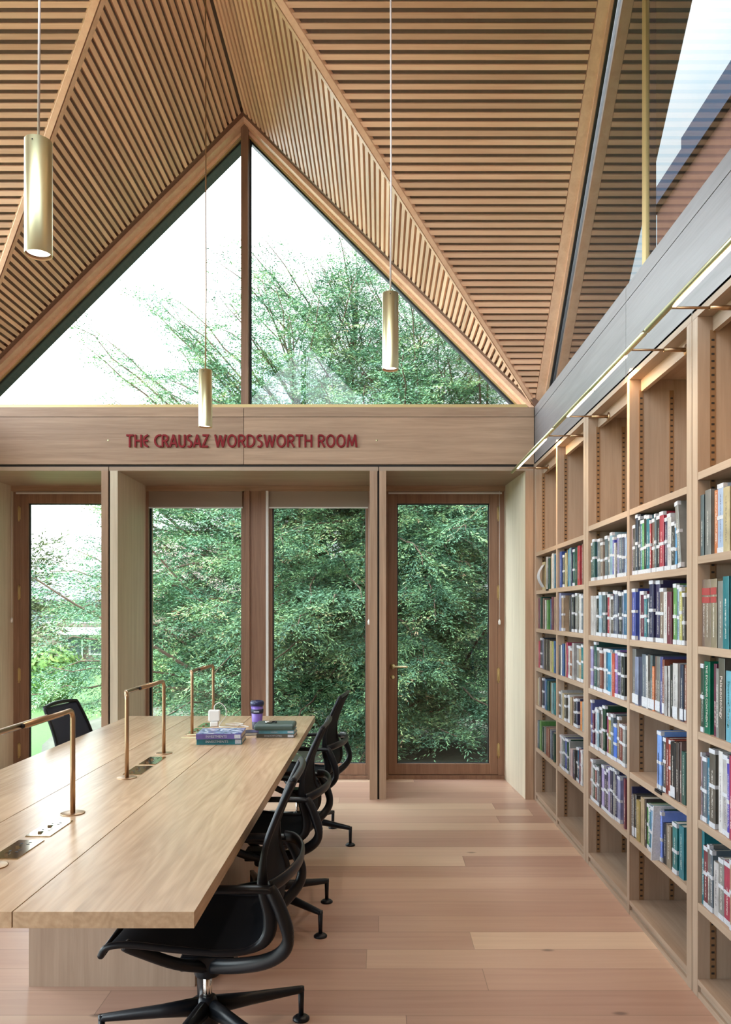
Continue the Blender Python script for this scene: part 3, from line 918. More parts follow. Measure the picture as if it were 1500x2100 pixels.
# brass table lamps: a post and a half arm; two face each other
li = 0
for k, b in enumerate((0, 1.083, 2.166)):
    for (yy, dr, dx) in ((2.033 + b, 1, -0.012), (2.567 + b, -1, 0.0)):
        where = ('nearest', 'middle', 'farthest')[k] + ' arch, post ' + ('toward camera' if dr == 1 else 'toward the window')
        R = empty('table_lamp', (-1.004, yy, TT), 0, 'bronze tube table lamp of ' + where, 'lamp', 'bronze tube reading lamps on the table')
        mb = MB(); mb.lathe([(0.0385, 0), (0.0385, 0.002), (0.036, 0.003), (0, 0.003)], n=36); mb.build('base_disc', M['bronze'], R)
        H = 0.338; rr = 0.028
        pts = [(0, 0, 0.002), (0, 0, 0.15), (0, 0, H - rr)] + [(dx * (1 - math.cos(t)), dr * rr * (1 - math.cos(t)), H - rr + rr * math.sin(t)) for t in [PI / 2 * i / 8 for i in range(1, 9)]]
        pts += [(dx, dr * 0.36, H)]
        mb = MB(); mb.tube(pts, 0.0082, 14, up=(1, 0, 0)); mb.build('stem', M['bronze'], R)
        mb = MB(); mb.tube([(dx, dr * 0.36, H), (dx, dr * 0.3615, H)], 0.0072, 14, up=(1, 0, 0)); mb.build('end_cap', M['gasket'], R)
        mb = MB(); mb.box(dx - 0.003, dx + 0.003, min(dr * .08, dr * .34), max(dr * .08, dr * .34), H - 0.0095, H - 0.0078); mb.build('lens', M['paper'], R)


# ------------------------------------------------------------------ text helper
def text_mesh(txt, size, mat, parent, mtx, name='title', ext=0.0003, squeeze=1.0):
    cu = bpy.data.curves.new('t', 'FONT'); cu.body = txt; cu.size = size; cu.extrude = ext
    cu.align_x = 'CENTER'; cu.align_y = 'CENTER'; cu.resolution_u = 3
    ob = bpy.data.objects.new('t', cu); S.collection.objects.link(ob)
    bpy.context.view_layer.update()
    dg = bpy.context.evaluated_depsgraph_get()
    me = bpy.data.meshes.new_from_object(ob.evaluated_get(dg))
    bpy.data.objects.remove(ob); bpy.data.curves.remove(cu)
    me.transform(mtx @ Matrix.Diagonal((squeeze, 1, 1, 1)))
    me.materials.clear(); me.materials.append(mat)
    o = bpy.data.objects.new(name, me); S.collection.objects.link(o); o.parent = parent
    return o


# ------------------------------------------------------------------ books
COL = {
    'k': ((0.020, 0.021, 0.026), 'black'), 'n': ((0.030, 0.038, 0.090), 'navy'), 'b': ((0.05, 0.12, 0.36), 'blue'),
    'B': ((0.08, 0.32, 0.70), 'bright blue'), 't': ((0.02, 0.20, 0.25), 'teal'), 'g': ((0.025, 0.085, 0.065), 'dark green'),
    'G': ((0.12, 0.36, 0.10), 'bright green'), 'r': ((0.50, 0.05, 0.06), 'red'), 'm': ((0.20, 0.035, 0.045), 'maroon'),
    'o': ((0.62, 0.13, 0.06), 'orange-red'), 'y': ((0.42, 0.34, 0.09), 'mustard'), 'w': ((0.66, 0.64, 0.64), 'white'),
    'l': ((0.33, 0.33, 0.58), 'lilac'), 'p': ((0.58, 0.42, 0.45), 'pale pink'), 's': ((0.13, 0.17, 0.21), 'slate grey'),
    'c': ((0.52, 0.40, 0.25), 'tan'), 'd': ((0.10, 0.085, 0.075), 'charcoal'), 'e': ((0.26, 0.26, 0.25), 'grey'),
    'u': ((0.25, 0.18, 0.14), 'brown'), 'a': ((0.36, 0.52, 0.66), 'pale blue'), 'v': ((0.18, 0.13, 0.40), 'purple'),
    'E': ((0.0, 0.17, 0.11), 'emerald green'), 'K': ((0.17, 0.47, 0.60), 'cyan'), 'U': ((0.20, 0.45, 0.80), 'sky blue'),
}


def covermat(key, flecks=True):
    col = COL[key][0]
    m, n, b = newmat('cover_' + COL[key][1].replace(' ', '_'))
    N = n.nodes; K = n.links
    t = N.new('ShaderNodeTexCoord'); oi = N.new('ShaderNodeObjectInfo')
    sp = N.new('ShaderNodeSeparateXYZ'); K.new(t.outputs['Object'], sp.inputs[0])
    cb = N.new('ShaderNodeCombineXYZ')
    def mth(op, a, bb=None, cc=None):
        x = N.new('ShaderNodeMath'); x.operation = op
        for i, v in enumerate((a, bb, cc)):
            if v is None: continue
            if isinstance(v, (int, float)): x.inputs[i].default_value = v
            else: K.new(v, x.inputs[i])
        return x.outputs[0]
    K.new(mth('MULTIPLY', sp.outputs['Y'], 220), cb.inputs[1])
    K.new(mth('MULTIPLY', sp.outputs['Z'], 330), cb.inputs[2])
    K.new(mth('MULTIPLY', oi.outputs['Random'], 97), cb.inputs[0])
    nz = N.new('ShaderNodeTexNoise'); nz.inputs['Scale'].default_value = 1; nz.inputs['Detail'].default_value = 1
    K.new(cb.outputs[0], nz.inputs['Vector'])
    # lettering-like flecks down the middle of the spine
    inY = mth('LESS_THAN', mth('ABSOLUTE', sp.outputs['Y']), 0.0042)
    onS = mth('LESS_THAN', sp.outputs['X'], 0.001)
    z0 = mth('GREATER_THAN', sp.outputs['Z'], 0.035)
    z1 = mth('LESS_THAN', sp.outputs['Z'], mth('MULTIPLY_ADD', oi.outputs['Random'], 0.10, 0.12))
    fl = mth('GREATER_THAN', nz.outputs['Fac'], 0.50)
    mask = mth('MULTIPLY', mth('MULTIPLY', mth('MULTIPLY', inY, onS), mth('MULTIPLY', mth('MULTIPLY', z0, z1), fl)), 0.8 if flecks else 0.0)
    # low-frequency printed variation
    n2 = N.new('ShaderNodeTexNoise'); n2.inputs['Scale'].default_value = 22; n2.inputs['Detail'].default_value = 3
    K.new(t.outputs['Object'], n2.inputs['Vector'])
    hs = N.new('ShaderNodeHueSaturation')
    hs.inputs['Color'].default_value = (*col, 1)
    K.new(mth('MULTIPLY_ADD', mth('SUBTRACT', oi.outputs['Random'], 0.5), 0.10, 0.5), hs.inputs['Hue'])
    K.new(mth('MULTIPLY_ADD', n2.outputs['Fac'], 0.6, mth('MULTIPLY_ADD', oi.outputs['Random'], 0.4, 0.12)), hs.inputs['Value'])
    mx = N.new('ShaderNodeMix'); mx.data_type = 'RGBA'
    K.new(mask, mx.inputs['Factor']); K.new(hs.outputs[0], mx.inputs['A'])
    lum = sum(col) / 3
    mx.inputs['B'].default_value = (0.62, 0.60, 0.56, 1) if lum < 0.3 else (0.05, 0.04, 0.06, 1)
    K.new(mx.outputs['Result'], b.inputs['Base Color'])
    b.inputs['Roughness'].default_value = 0.33
    return m


CM = {k: covermat(k) for k in COL}
CP = {k: covermat(k, False) for k in 'EdKtvUnb'}
M['rlabel'] = plain('dark_red_label', (0.28, 0.03, 0.03), 0.5)

R1 = lambda Z, o: (6.818, Z, o)
ROWS = [
    # bay, shelf index from top, scale, ox, oy, end, entries
    (5, 1, 3.5714, 1080, 840, 1560, '1255,630,s,n;1305,595,e,n;1370,595,r,n;1397,550,a,b;1445,575,c,n;1510,560,c,n'),
    (5, 2, 6.818, 1280, 1030, 1660, '1085,1085,u,R;1140,1085,u,R;1222,1075,u,R;1315,1105,e,n;1398,1040,t,n;1482,1075,s,n;1560,1090,n,b'),
    (5, 3, 6.818, 1280, 1320, 1700, '1010,275,g,b;1122,245,E,T:THE EVOLVING CONTINENTS;1243,280,m,n;1283,345,e,n;1322,200,d,T:Palaeontology;1432,375,K,T:Structural Geology;1560,300,b,b'),
    (5, 4, 6.818, 1280, 1320, 1700, '1012,1455,b,b;1045,1515,p,b;1098,1570,s,b;1158,1590,t,n;1212,1455,d,b;1322,1490,w,n;1380,1540,w,b;1455,1600,b,b;1490,1560,r,n;1540,1590,w,b'),
    (5, 5, 6.5625, 1280, 1580, 1640, '955,875,d,b;1046,780,t,n;1080,1000,m,b;1135,985,e,b;1168,1060,s,b;1203,1210,w,n;1265,1160,e,b;1335,1200,o,b;1440,1190,c,b;1500,1150,b,n'),
    (4, 1, 6.818, 1280, 1030, 728, '95,335,p,n;133,325,d,b;170,165,n,b;205,200,k,b;232,255,t,b;252,250,G,b;288,185,k,b;325,190,t,b;368,250,r,b;385,235,u,b;430,165,s,b;455,195,k,b;510,140,r,b;568,220,n,b;603,165,w,b;655,280,k,b;703,300,B,b'),
    (4, 2, 6.818, 1280, 1030, 864, '95,1270,k,n;118,1210,b,b;212,1245,w,n;245,1245,m,b;295,1300,t,b;328,1285,s,b;365,1095,n,b;438,1095,n,b;495,1200,u,b;548,1255,w,n;606,1255,m,n;703,1140,G,b;748,1160,a,b;787,1190,y,b;825,1265,d,b'),
    (4, 3, 6.818, 1280, 1320, 862, '72,125,k,l;115,70,e,l;165,180,l,l;262,145,s,l;315,165,w,l;340,150,d,l;375,160,s,l;400,315,o,l;430,175,u,l;460,175,e,l;505,180,v,n;545,220,m,l;575,310,w,n;612,310,w,n;635,290,k,n;690,270,w,l;790,290,n,l;835,290,m,l'),
    (4, 4, 6.818, 1280, 1320, 858, '465,1210,U,b;540,1305,d,b;580,1310,m,n;630,1340,r,b;665,1365,k,l;735,1370,d,n;780,1370,u,n;805,1500,g,n'),
    (4, 5, 6.5625, 1280, 1580, 812, '90,215,n,n;122,310,d,l;152,320,k,l;174,385,y,n;225,350,c,n;287,380,d,n;305,435,G,b;345,490,t,b;370,470,K,b;410,490,t,b;440,510,b,b;465,500,g,b;500,545,U,b;525,930,k,n;575,720,u,n;665,680,t,b;735,725,t,n'),
    (3, 1, 7, 1090, 1100, 1366, '832,95,w,n;850,95,g,b;885,45,g,b;945,45,b,n;960,40,e,b;1000,90,u,b;1055,0,s,b;1110,20,e,b;1130,-50,a,b;1165,10,b,b;1190,95,w,n;1210,95,k,n;1230,-20,l,b;1270,-20,s,b;1310,-30,n,b;1340,-30,a,b'),
    (3, 2, 7, 1090, 1100, 1368, '825,880,g,b;850,855,w,n;885,860,w,n;915,865,w,n;940,850,k,b;975,800,a,b;1030,800,s,b;1085,830,r,b;1128,850,w,n;1145,860,d,b;1175,775,n,b;1195,785,s,b;1240,800,n,b;1270,810,k,b;1305,800,l,b;1325,770,b,b'),
    (3, 3, 7, 1090, 1100, 1364, '850,1575,l,b;905,1510,g,b;955,1590,e,b;990,1630,m,b;1030,1610,w,b;1065,1610,b,b;1110,1620,B,b;1150,1655,w,n;1165,1680,o,n;1200,1630,v,b;1235,1660,n,b;1275,1670,w,n;1290,1670,k,b'),
    (3, 4, 7, 1090, 1380, 1360, '825,480,g,b;862,380,v,b;885,530,m,b;905,510,n,b;930,490,w,b;950,520,a,b;975,480,d,b;1015,545,p,b;1035,460,g,b;1085,570,r,b;1105,620,y,b;1145,580,s,b;1180,720,B,b;1225,620,u,b;1255,720,m,b;1315,750,e,b'),
    (3, 5, 7, 1090, 1380, 1356, '835,1225,r,b;865,1230,w,b;895,1310,g,b;920,1340,m,b;950,1340,s,b;985,1310,k,n;1010,1310,l,b;1050,1400,n,b;1085,1370,n,b;1115,1350,l,b;1140,1340,n,b;1180,1360,e,b;1205,1400,n,b;1225,1470,l,b;1330,1510,m,n'),
    (2, 1, 7, 1090, 1100, 744, '380,225,t,n;400,225,b,n;450,270,d,b;485,240,c,n;505,200,y,n;525,195,t,n;545,170,a,n;575,170,n,n;590,190,g,b;625,165,g,n;660,140,o,n;722,110,l,n;735,110,m,n'),
    (2, 2, 7, 1090, 1100, 744, '408,815,l,n;440,850,c,b;550,860,d,n;570,870,s,n;590,835,k,b;635,815,e,b;665,830,d,n;690,830,w,b;720,850,s,b'),
    (2, 3, 7, 1090, 1100, 744, '385,1490,e,b;400,1560,k,n;420,1560,w,n;440,1540,b,n;485,1530,c,n;505,1520,r,n;525,1570,w,b;550,1580,n,b;565,1600,m,b;590,1530,w,n;650,1560,e,b;680,1570,c,b;715,1550,t,b'),
    (2, 4, 7, 1090, 1380, 742, '375,195,v,b;400,260,k,b;425,245,w,n;445,285,c,n;480,310,d,b;520,310,w,b;560,410,c,n;595,335,c,n;610,400,k,b;640,360,n,b;700,420,o,n;725,410,a,n'),
    (2, 5, 7, 1090, 1380, 740, '405,880,p,b;425,900,w,n;445,900,e,b;470,930,s,b;490,930,b,b;515,940,g,b;540,980,e,n;555,1110,p,n;605,1100,n,n;625,1100,k,n;645,1060,d,b;670,1060,b,b;690,1090,m,n;715,1100,w,b'),
    (1, 1, 7, 1090, 1100, 354, '208,300,w,n;240,320,g,n;275,280,c,n;290,250,w,n;320,260,a,n;340,270,b,n'),
    (1, 2, 7, 1090, 1100, 354, '95,890,m,n;120,870,g,n;160,890,u,n;200,915,w,n;215,915,G,n;270,900,b,n;295,870,m,n;330,870,c,n'),
    (1, 3, 7, 1090, 1100, 350, '80,1600,c,n;100,1500,o,n;125,1455,n,b;160,1480,l,n;185,1470,d,n;215,1480,d,n;245,1490,d,n;275,1500,c,n;300,1510,y,n;325,1500,b,n'),
    (1, 4, 7, 1090, 1380, 348, '85,75,c,n;105,60,e,n;125,60,u,n;160,70,n,b;185,90,l,n;205,90,b,n;230,110,g,n;270,130,y,n;290,140,a,n;325,140,t,n'),
    (1, 5, 7, 1090, 1380, 345, '75,680,s,n;100,690,g,n;125,680,G,n;150,760,g,n;185,770,e,n;215,770,m,n;245,790,m,n;270,810,s,n;295,840,n,n;320,860,g,n'),
]
BAYNAME = {5: 'nearest bay', 4: 'fourth bay from door', 3: 'third bay from door', 2: 'second bay from door', 1: 'bay nearest door'}
BAYLIM = {1: (5.131, 5.785), 2: (4.443, 5.093), 3: (3.66, 4.336), 4: (2.95, 3.622), 5: (2.20, 2.844)}
SHZ = {1: UN[0][2], 2: UN[0][2], 3: UN[1][2], 4: UN[1][2], 5: UN[2][2]}
ORD = ['', 'first', 'second', 'third', 'fourth', 'fifth', 'sixth', 'seventh', 'eighth', 'ninth', 'tenth', 'eleventh', 'twelfth', 'thirteenth',
       'fourteenth', 'fifteenth', 'sixteenth', 'seventeenth', 'eighteenth', 'nineteenth', 'twentieth']
ROWN = ['', 'top', 'second', 'third', 'fourth', 'fifth']


def book(loc, th, h, dep, key, style, name='book', plainc=False, rot=None):
    """book standing, spine facing -X, local origin bottom centre of the spine"""
    R = empty(name, loc)
    if rot: R.rotation_euler = rot
    t = th / 2; bt = min(0.0025, th * 0.14)
    mb = MB()
    e = 0.0015
    prof = [(e, -t), (0.0, -t + e * 1.2), (-0.0008, 0), (0.0, t - e * 1.2), (e, t)]
    # rounded spine
    A = [(p[0], p[1], 0) for p in prof] + [(bt + e, t, 0), (bt + e, -t, 0)]
    mb.prism(A, (0, 0, h), tone=0.5)
    mb.box(bt, dep, -t, -t + bt, 0, h, tone=0.5); mb.box(bt, dep, t - bt, t, 0, h, tone=0.5)
    mb.build('cover', CP[key] if plainc else CM[key], R)
    mb = MB(); mb.box(bt + 0.001, dep - 0.004, -t + bt, t - bt, 0.002, h - 0.003); mb.build('page_block', M['pages'], R)
    bands = []
    if style == 'b':
        j = random.uniform(-0.03, 0.03)
        bands = [(0.001, 0.019), (h * 0.47 + j * 0.5, h * 0.47 + j * 0.5 + 0.013), (h - 0.016, h - 0.0005)]
    if style == 'l': bands = [(0.006, 0.048)]
    for (z0, z1) in bands[:3]:
        pass
    if bands:
        k = 0.0016
        for (z0, z1) in bands:
            mb = MB()
            if style == 'b':
                mb.hexa([(-k, -t - 0.0004, z0), (0.013, -t - 0.0004, z0), (0.013, t, z0), (-k, t, z0)], [(-k, -t - 0.0004, z1), (0.013, -t - 0.0004, z1), (0.013, t, z1), (-k, t, z1)])
            else:
                mb.box(-k, -0.0002, -t - 0.0001, t + 0.0001, z0, z1)
            mb.build('spine_label', M['paper'], R)
    if style == 'R':
        for (z0, z1) in ((h - 0.055, h - 0.030), (h - 0.083, h - 0.062)):
            MB().box(-0.0016, 0, -t + 0.001, t - 0.001, z0, z1).build('spine_label', M['rlabel'], R)
    return R


def book_into(mb, loc, th, h, dep, mi):
    x, y, z = loc; t = th / 2
    bt = min(0.0025, th * 0.14)
    mb.box(x, x + bt, y - t, y + t, z, z + h, mi=mi)
    mb.box(x + bt, x + dep, y - t, y - t + bt, z, z + h, mi=mi); mb.box(x + bt, x + dep, y + t - bt, y + t, z, z + h, mi=mi)
    mb.box(x + bt, x + dep - 0.004, y - t + bt, y + t - bt, z + 0.002, z + h - 0.003, mi=len(COL))


keys = list(COL)
cnt = 0
rest = MB()
for (bay, row, sc, ox, oy, end, ent) in ROWS:
    items = []
    for q in ent.split(';'):
        a = q.split(',')
        items.append((float(a[0]), float(a[1]), a[2], a[3]))
    base = SHZ[bay][row]
    lim = BAYLIM[bay]
    for i, (zx, zy, c, stl) in enumerate(items):
        nx = items[i + 1][0] if i + 1 < len(items) else end
        xa = ox + zx / sc; xb = ox + nx / sc
        ya = F * XS / (xa - 779); yb2 = F * XS / (xb - 779)
        ya = min(ya, lim[1]); yb2 = max(yb2, lim[0])
        th = ya - yb2 - 0.0008
        if th < 0.006: continue
        wide = th > 0.05
        if wide: th = min(th, 0.048)
        h = Z_at(oy + zy / sc, ya) - base
        h = min(max(h, 0.165), SHZ[bay][row - 1] - 0.030 - base - 0.002)
        yc = ya - th / 2 - 0.0004
        dep = random.uniform(0.155, 0.20) if h > 0.22 else random.uniform(0.13, 0.16)
        loc = (XS + random.uniform(-0.004, 0.004), yc, base)
        if cnt < 300:
            cnt += 1
            B = book(loc, th, h, dep, c, stl if stl[0] != 'T' else 'n', plainc=stl[0] == 'T')
            szw = 'thick' if th > 0.035 else ('slim' if th < 0.016 else 'upright')
            lab = '%s %s book, %s from left on %s filled shelf, %s' % (szw, COL[c][1], ORD[min(i + 1, 20)], ROWN[row], BAYNAME[bay])
            tag(B, lab, 'book', 'library books on the wall shelves')
            if stl[0] == 'T':
                txt = stl[2:]
                up = txt != 'THE EVOLVING CONTINENTS'
                rz = Matrix.Rotation(-PI / 2, 4, 'Y')
                # text reading downwards on the spine (face -X)
                Mx = Matrix(((0, 0, -1, -0.0012), (0, -1, 0, 0), (-1, 0, 0, h * 0.52), (0, 0, 0, 1)))
                colr = M['cordw'] if c != 'K' else CM['t']
                Tm = text_mesh(txt, 0.021 if c != 'd' else 0.026, colr, B, Mx, 'title')
                zs = [v.co.z for v in Tm.data.vertices]
                ln = max(zs) - min(zs)
                if ln > h * 0.86:
                    for v in Tm.data.vertices: v.co.z = h * 0.52 + (v.co.z - h * 0.52) * (h * 0.86 / ln)
        else:
            book_into(rest, loc, th, h, dep, keys.index(c))
if rest.v:
    o = rest.build('library_books', [CM[k] for k in keys] + [M['pages']], kind='stuff')
    tag(o, 'rows of small distant books in the bay nearest the glazed door', 'books', None, 'stuff')

# tilted grey book at the near end of the fourth bay, upper row
h = 0.262
B = book((XS - 0.004, 0, 0), 0.032, h, 0.17, 'e', 'b')
a_ = -0.14
B.rotation_euler = (a_, 0, 0)
yb_ = F * XS / ((1280 + 818 / 6.818) - 779)
B.location = (XS - 0.006, yb_ + 0.010, UN[1][2][1] + 0.0165 * math.sin(-a_) + 0.001)
tag(B, 'grey book with white spine leaning left at near end of top filled shelf', 'book', 'library books on the wall shelves')
# flat black bookend foot and black bookends
for (x, z, lb, bay) in ((1345, UN[1][2][4], 'black metal bookend under the sky blue book', 4), (1121, UN[0][2][1], 'black metal bookend beside white magazine box in corner bay', 1)):
    yy = F * XR / (x - 779)
    R = empty('bookend', (XR, yy, z), 0, lb, 'bookend')
    MB().box(-0.004, 0.12, -0.075, 0.0, 0.0, 0.0012).box(-0.004, 0.0, -0.075, 0, -0.010, 0.0012).build('foot', M['black'], R)
    MB().box(0.01, 0.11, -0.001, 0.0004, 0.001, 0.15).build('plate', M['black'], R)
# magazine file with a curved white card
R = empty('magazine_file', (XR + 0.02, 5.56, UN[0][2][1]), 0, 'tan magazine file with a curved white card, corner bay top filled shelf', 'box')
mb = MB(); mb.box(0.0, 0.24, 0.0, 0.10, 0, 0.20); mb.build('box', CM['c'], R)
mb = MB()
pts = [(-0.004 - 0.035 * math.sin(PI * i / 10), 0.0 + 0.0 * i, 0.02 + 0.016 * i) for i in range(11)]
for i in range(10):
    p, q = pts[i], pts[i + 1]
    mb.hexa([(p[0], 0.004, p[2]), (p[0], 0.096, p[2]), (p[0] + .001, 0.096, p[2]), (p[0] + .001, 0.004, p[2])],
            [(q[0], 0.004, q[2]), (q[0], 0.096, q[2]), (q[0] + .001, 0.096, q[2]), (q[0] + .001, 0.004, q[2])])
mb.build('card', M['paper'], R)
# white leaflet leaning out of the fifth row
yy = F * XS / ((1280 + 490 / 6.5625) - 779)
R = MB().hexa([(-0.022, -0.004, -0.0), (-0.022, 0.004, 0.0), (0.15, 0.004, 0.0), (0.15, -0.004, 0.0)],
              [(-0.012, -0.003, 0.225), (-0.012, 0.005, 0.225), (0.15, 0.005, 0.225), (0.15, -0.003, 0.225)]).build('leaflet', M['paper'], loc=(XR - 0.004, yy - 0.001, UN[1][2][5] + 0.0005))
tag(R, 'white leaflet sticking out among teal books on the lowest filled shelf', 'leaflet')

# ------------------------------------------------------------------ things on the table
def lying(loc, rz, wd, dep, th, key, name, lab, title=None, tcol='paper', hcov=True):
    """book lying flat, spine towards the camera"""
    R = empty(name, loc, rz, lab, 'book')
    bt = 0.0025
    mb = MB()
    mb.box(-wd / 2, wd / 2, 0, bt, 0, th); mb.box(-wd / 2, wd / 2, bt, dep, 0, bt); mb.box(-wd / 2, wd / 2, bt, dep, th - bt, th)
    mb.build('cover', CP[key], R)
    mb = MB(); mb.box(-wd / 2 + 0.003, wd / 2 - 0.003, bt, dep - 0.004, bt, th - bt); mb.build('page_block', M['pages'], R)
    mb = MB(); mb.box(wd / 2 - 0.034, wd / 2 - 0.004, -0.0008, 0, 0.004, th - 0.004); mb.build('spine_label', M['paper'], R)
    if title:
        Mx = Matrix(((1, 0, 0, -0.012), (0, 0, -1, -0.0006), (0, 1, 0, th * 0.5), (0, 0, 0, 1)))
        text_mesh(title, th * 0.62, M[tcol], R, Mx, 'title')
    return R


lying((-0.795, 3.89, TT), 0.06, 0.223, 0.19, 0.0285, 't', 'textbook', 'teal blue textbook lying under purple textbook, spine with white title', 'INVESTMENTS')
pu = lying((-0.795, 3.875, TT + 0.029), 0.05, 0.222, 0.195, 0.0265, 'v', 'textbook', 'purple textbook with picture cover, lying on teal blue textbook', 'INVESTMENTS')
M['picture'] = plain('blue_white_cover_print', (0.16, 0.20, 0.50), 0.25, noise=0.0)
m, n, b = newmat('wavy_cover_print')
tcn = n.nodes.new('ShaderNodeTexCoord'); nn = n.nodes.new('ShaderNodeTexNoise'); nn.inputs['Scale'].default_value = 14; nn.inputs['Distortion'].default_value = 3
rr_ = n.nodes.new('ShaderNodeValToRGB'); rr_.color_ramp.elements[0].color = (0.03, 0.05, 0.30, 1); rr_.color_ramp.elements[0].position = 0.4
rr_.color_ramp.elements[1].color = (0.70, 0.72, 0.85, 1); rr_.color_ramp.elements[1].position = 0.68
n.links.new(tcn.outputs['Object'], nn.inputs['Vector']); n.links.new(nn.outputs['Fac'], rr_.inputs['Fac']); n.links.new(rr_.outputs[0], b.inputs['Base Color']); b.inputs['Roughness'].default_value = 0.2
MB().box(-0.109, 0.109, 0.003, 0.193, 0.0265, 0.0270).build('cover_print', m, pu)
mb = MB()
mb.box(-0.185, -0.10, 0.012, 0.024, 0.004, 0.0085); mb.box(-0.165, -0.10, 0.045, 0.057, 0.014, 0.018)
mb.build('page_marker', plain('pale_yellow_marker', (0.72, 0.66, 0.42), 0.6), pu)
nb = empty('notebook', (-0.665, 4.18, TT), 0.25, 'small navy notebook lying behind the two textbooks', 'notebook')
MB().box(-0.06, 0.06, 0, 0.10, 0, 0.002).box(-0.06, 0.06, 0, 0.10, 0.014, 0.016).build('cover', CM['n'], nb)
MB().box(-0.057, 0.058, 0.002, 0.098, 0.002, 0.014).build('page_block', M['pages'], nb)

lying((-0.545, 4.10, TT), -0.02, 0.198, 0.13, 0.020, 'd', 'paperback', 'black paperback with white and red lettering at bottom of pile', 'SHADOW CITIES')
lying((-0.54, 4.105, TT + 0.0205), -0.01, 0.185, 0.13, 0.018, 'K', 'paperback', 'teal paperback lying between black paperback and green pouch', 'mindset')
gp = empty('zip_pouch', (-0.552, 4.10, TT + 0.039), 0.02, 'dark green leather pouch lying on top of the paperback pile', 'pouch')
mb = MB()
mb.box(-0.105, 0.105, -0.01, 0.16, 0.0, 0.030, tone=0.5)
mb.build('body', plain('dark_green_leather', (0.045, 0.075, 0.065), 0.45, noise=0.1, nscale=60), gp, bevel=0.010)
ck = empty('eyeglass_clip', (-0.57, 4.15, TT + 0.0695), 0.3, 'small silver and black hinged clip lying on the green pouch', 'clip')
MB().tube([(-0.035, 0, 0.006), (0.0, 0, 0.006)], 0.006, 10).build('silver_half', M['chrome'], ck)
MB().tube(catmull([(0.0, 0, 0.006), (0.012, 0.006, 0.007), (0.024, 0.0, 0.006), (0.018, -0.008, 0.006)], 5), 0.0045, 8).build('black_half', M['black'], ck)

cu = empty('travel_cup', (-0.690, 4.42, TT), 0, 'purple travel cup with dark blue lid behind the green pouch', 'cup')
MB().lathe([(0.0, 0.0), (0.0262, 0.0), (0.029, 0.045), (0.0345, 0.132), (0.0, 0.132)], n=36).build('body', plain('purple_plastic', (0.20, 0.12, 0.46), 0.35), cu)
MB().lathe([(0.0262, -0.0), (0.0275, 0.001), (0.0296, 0.040), (0.0275, 0.042)], n=36).build('lower_band', plain('dark_purple_rubber', (0.035, 0.035, 0.06), 0.5), cu)
MB().lathe([(0.0325, 0.088), (0.0345, 0.089), (0.0358, 0.110), (0.0338, 0.112)], n=36).build('grip_band', plain('navy_rubber', (0.018, 0.020, 0.05), 0.6), cu)
MB().lathe([(0.0345, 0.130), (0.039, 0.132), (0.0395, 0.150), (0.036, 0.155), (0.034, 0.158), (0.0, 0.154)], n=36).box(-0.008, 0.026, -0.006, 0.006, 0.152, 0.160).build('lid', plain('dark_blue_lid', (0.015, 0.022, 0.075), 0.3), cu)
MB().box(-0.014, 0.016, -0.0352, -0.0338, 0.0965, 0.1015).build('mark', M['paper'], cu)

ch = empty('laptop_charger', (-0.952, 4.52, TT), 0.1, 'white laptop charger brick standing on its plug by the farthest lamp', 'charger')
MB().box(-0.022, 0.022, -0.025, 0.025, 0.0, 0.028).build('plug', M['white'], ch, bevel=0.004)
MB().box(-0.033, 0.033, -0.016, 0.016, 0.028, 0.094).build('brick', M['white'], ch, bevel=0.007)
MB().tube(catmull([(0.0, 0, 0.092), (0.002, 0, 0.118), (0.03, 0.0, 0.134), (0.062, 0.0, 0.105), (0.066, 0, 0.06), (0.045, 0.0, 0.03), (0.03, -0.03, 0.004), (0.06, -0.05, 0.003), (0.13, -0.02, 0.003), (0.16, 0.05, 0.003),
                  (0.11, 0.09, 0.003), (0.06, 0.05, 0.004), (0.09, 0.0, 0.008), (0.15, 0.0, 0.003), (0.20, -0.06, 0.003)], 8), 0.0022, 8).build('cable', M['white'], ch)

